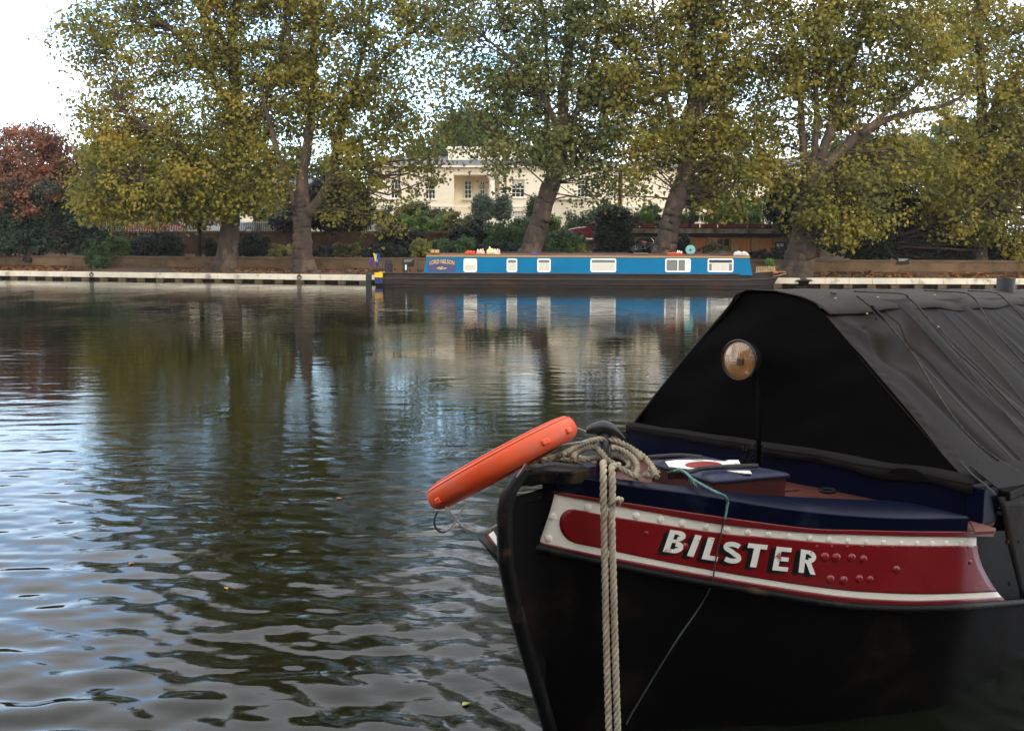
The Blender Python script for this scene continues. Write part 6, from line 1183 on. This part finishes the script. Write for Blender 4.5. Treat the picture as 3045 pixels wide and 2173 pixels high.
twisted(co, cz7([(1240, 600), (1360, 530), (1480, 480), (1580, 458), (1680, 466), (1780, 500), (1880, 560), (1960, 640)], 1.27, -.06), .0125)
rope = empty('mooring_rope', np.array(co.v[0]).mean(axis=0), 'thick tan mooring rope coiled on the bow with two parts hanging down the hull', 'rope'); co.build('coil', m_rope, rope, smooth=True)
for k, (pts, md) in enumerate(((((1640, 655, 1.16), (1605, 672, 1.185)), 0), (((1740, 690, 1.16), (1695, 700, 1.18)), 1))):
    P = [onz(*z7(x, y), z) for x, y, z in pts]
    if k == 0: P += [onY(*q_) for q_ in ((1795, 1388, 3.90), (1794, 1430, 3.865), (1796, 1550, 3.855), (1799, 1700, 3.85), (1802, 1850, 3.84), (1806, 2000, 3.83), (1811, 2180, 3.82), (1818, 2400, 3.81))]
    else: P += [onY(*q_) for q_ in ((1819, 1392, 3.89), (1821, 1440, 3.86), (1819, 1550, 3.85), (1823, 1700, 3.845), (1827, 1850, 3.835), (1831, 2000, 3.825), (1837, 2180, 3.815), (1844, 2400, 3.80))]
    h_ = MB(); twisted(h_, P, .0145, pitch_=.085, n_=7)
    if k == 1:
        c = onY(1830, 1488, 3.835); 
        for q_ in range(5): h_.tube([c + rt * (-.02 + .006 * q_) + V3(0, 0, -.02 + .008 * q_), c + rt * (.0 + .004 * q_) - fw * .012 + V3(0, 0, .006), c + rt * (.016) + V3(0, 0, .014 - .008 * q_)], .006, 6)
        h_.ball(c + rt * .022 + V3(0, 0, .004), .011, 10, 7)
    h_.build('hanging_part', m_ropel, rope, smooth=True)
# frayed end
fz = MB(); c = dz1(740, 690, 1.07); rs = np.random.RandomState(8)
for i in range(90): d = rs.normal(size=3); d[2] = abs(d[2]) * .7; d /= np.linalg.norm(d); fz.tube([c + rs.normal(size=3) * .006, c + d * .022 + rt * .01, c + d * rs.uniform(.02, .045) + rt * .014 + V3(0, 0, -.004)], .0016, 3)
fz.ball(c, (.026, .02, .016), 10, 6); fz.build('frayed_end', m_ropel, rope, smooth=True)
# lifebuoy seen edge-on, leaning on the stem
m_lb = mat('orange_plastic', (.78, .085, .018), .45, .06, 4, spec=.4, bump=.10, bscale=60, bdist=.002, dirt=(.50, .14, .08), dscale=7, dlo=.48, dhi=.75)
LC = onY(1494, 1376, 3.80); i1 = rt * 411 + up * 222; i1 /= np.linalg.norm(i1); vdir = (LC - C0) / np.linalg.norm(LC - C0); i1 -= vdir * (i1 @ vdir); i1 /= np.linalg.norm(i1); i3 = np.cross(i1, vdir); i3 *= np.sign(i3[2])
tl = R(-2); e2 = vdir * math.cos(tl) + i3 * math.sin(tl); e3 = np.cross(i1, e2); e3 *= np.sign(e3[2])
lb = empty('lifebuoy', LC, 'orange lifebuoy seen edge-on hanging off the black bow', 'lifebuoy'); RM, ra, rb_ = .258, .060, .049
def tor(t_, p_, k=1.): 
    rad = i1 * math.cos(t_) + e2 * math.sin(t_); c_, s_ = math.cos(p_), math.sin(p_); pw_ = .8
    return LC + rad * (RM + ra * k * np.sign(c_) * abs(c_) ** pw_) + e3 * rb_ * k * np.sign(s_) * abs(s_) ** pw_
def notch(t_): return 1.
MB().grid(np.array([[tor(t_, p_) for p_ in np.linspace(0, 6.283, 29)[:-1]] for t_ in np.linspace(0, 6.283, 97)[:-1]]), close_u=True, close_v=True).build('ring', m_lb, lb, smooth=True)
sm = MB()
for p_ in (.62, 1.0): sm.tube(np.array([tor(t_, p_, 1.005) for t_ in np.linspace(0, 6.283, 97)[:-1]]), .0022, 5, closed=True)
sm.build('seam', mat('orange_seam', (.45, .05, .02), .5), lb, smooth=True)
for t_ in (-2.6, -1.0, -.55, .9, 2.5): 
    c = tor(t_, -.25, 1.0); tt = (-i1 * math.sin(t_) + e2 * math.cos(t_)); rr2 = i1 * math.cos(t_) + e2 * math.sin(t_); ax_ = np.array([tt, rr2, e3]); MB().box((-.018, -.010, -.012), (.018, .009, .012), 0, ax_, c).build('rope_lug', m_lb, lb, bevel=.007)
m_gl = mat('grey_line', (.30, .27, .25), .9, .2, 60); m_dl = mat('dark_line', (.03, .028, .026), .8)
gl = MB(); Yl = 3.58
twisted(gl, [onY(*z7(x, y), Yl + .0 * i) for i, (x, y) in enumerate(((225, 1055), (270, 1110), (320, 1170), (370, 1225), (440, 1258), (520, 1272), (600, 1250), (670, 1212)))], .0042, n_=5)
twisted(gl, [onY(*z7(x, y), Yl) for x, y in ((395, 1015), (370, 1080), (335, 1140), (310, 1180), (270, 1235), (220, 1268))], .0038, n_=5)
twisted(gl, [onY(*z7(x, y), Y_) for x, y, Y_ in ((945, 600, 3.60), (935, 660, 3.64), (900, 722, 3.70), (850, 790, 3.78))], .0055, n_=5)
twisted(gl, [onY(*z7(x, y), Y_) for x, y, Y_ in ((1085, 520, 3.58), (1180, 520, 3.68), (1300, 500, 3.8), (1440, 482, 4.0), (1560, 455, 4.2), (1640, 462, 4.3))], .0045, n_=5)
twisted(gl, [onY(*z7(x, y), Y_) for x, y, Y_ in ((1350, 360, 3.9), (1400, 372, 4.), (1450, 392, 4.1))], .004, n_=5)
gl.build('grab_line', m_gl, lb, smooth=True)
dl = MB(); dl.tube(dens(np.array([onY(*z7(x, y), Yl + .01) for x, y in ((152, 1090), (128, 1150), (125, 1205), (150, 1255), (200, 1275), (250, 1255))]), 40), .0042, 6); dl.build('grab_line', m_dl, lb, smooth=True)
# green twine
m_tw = mat('green_twine', (.10, .26, .24), .9, .25, 50); m_tg = mat('grey_green_twine', (.028, .038, .036), .9, .3, 50)
tw = MB(); P = cz([(985, 648), (1050, 640), (1110, 672), (1160, 720)], 1.075) + cz([(1240, 770), (1350, 830), (1430, 868)], 1.07) + [onz(*z1(1478, 893), 1.05)]
twisted(tw, P, .0058, n_=5); twisted(tw, [onz(*z1(1478, 893), 1.05)] + [surf(*z1(x, y), .022) for x, y in ((1497, 925), (1490, 1000), (1472, 1100))], .0055, n_=5)
for i in range(26): c = dz1(1130 + i * 3, 690 + i * 4, 1.075); d = np.random.RandomState(i).normal(size=3); tw.tube([c, c + d * .012 + V3(0, 0, -.01)], .0009, 3)
twn = empty('twine', P[0], 'frayed green twine from the deck over the blue rail and down past the lettering', 'twine'); tw.build('green_part', m_tw, twn, smooth=True)
tw = MB(); lowp = [(1472, 1100), (1452, 1160), (1440, 1210), (1425, 1290)]; Pp = [surf(*z1(x, y), .022) for x, y in lowp] + [surf(*z8(x, y), .022) for x, y in ((1003, 500), (985, 600), (930, 700))]
Pp += [onY(*z8(x, y), 3.80 - .01 * i) for i, (x, y) in enumerate(((850, 830), (750, 990), (660, 1140), (640, 1180)))]; twisted(tw, Pp, .0034, n_=5); tw.build('grey_part', m_tg, twn, smooth=True)

for (px, py, a_, c_, lab) in ((1008, 1483, .3, 'b0622c', 'single orange leaf floating on the dark water left of the lifebuoy'), (390, 1677, 1.2, '9a5a2c', 'brown leaf floating on the grey rippled water at left'), (672, 1748, 2.2, 'b98436', 'yellow brown leaf floating on the rippled water in the lower left'), (1385, 2095, .7, 'b5ad62', 'pale yellow leaf floating at the bottom near the black bow')):
    P = onz(px, py, .0); P[2] = WZ[np.argmin(np.abs(yy - P[1])), np.argmin(np.abs(cc * (P[1] + 5) * .66 - P[0]))] + .006; e_ = V3(math.cos(a_), math.sin(a_), 0) * .022; g_ = V3(-math.sin(a_), math.cos(a_), 0) * .014; q_ = [P - e_, P - e_ * .3 + g_ + V3(0, 0, .008), P + e_ * .4 + g_ * .6, P + e_ * 1.2, P + e_ * .4 - g_ * .7, P - e_ * .3 - g_ + V3(0, 0, .006)]
    tag(MB().add(q_ + [v_ - V3(0, 0, .002) for v_ in q_], [tuple(range(6)), tuple(range(11, 5, -1))] + [(i, i + 6, (i + 1) % 6 + 6, (i + 1) % 6) for i in range(6)]).build('floating_leaf', mat('floating_leaf', srgb(c_), .6)), lab, 'leaf', 'leaves floating on the water')

# ---------------------------------------------------------------- air
hz_m = bpy.data.materials.new('haze'); hz_m.use_nodes = True; t = hz_m.node_tree; t.nodes.remove(t.nodes['Principled BSDF']); pv = t.nodes.new('ShaderNodeVolumePrincipled'); pv.inputs['Color'].default_value = (1, .97, .92, 1); pv.inputs['Density'].default_value = .00024; pv.inputs['Anisotropy'].default_value = .3
t.links.new(pv.outputs[0], t.nodes['Material Output'].inputs['Volume'])
ho = MB().box((-420, -80, -2.5), (420, 480, 34)).build('haze', hz_m); tag(ho, kind='stuff')
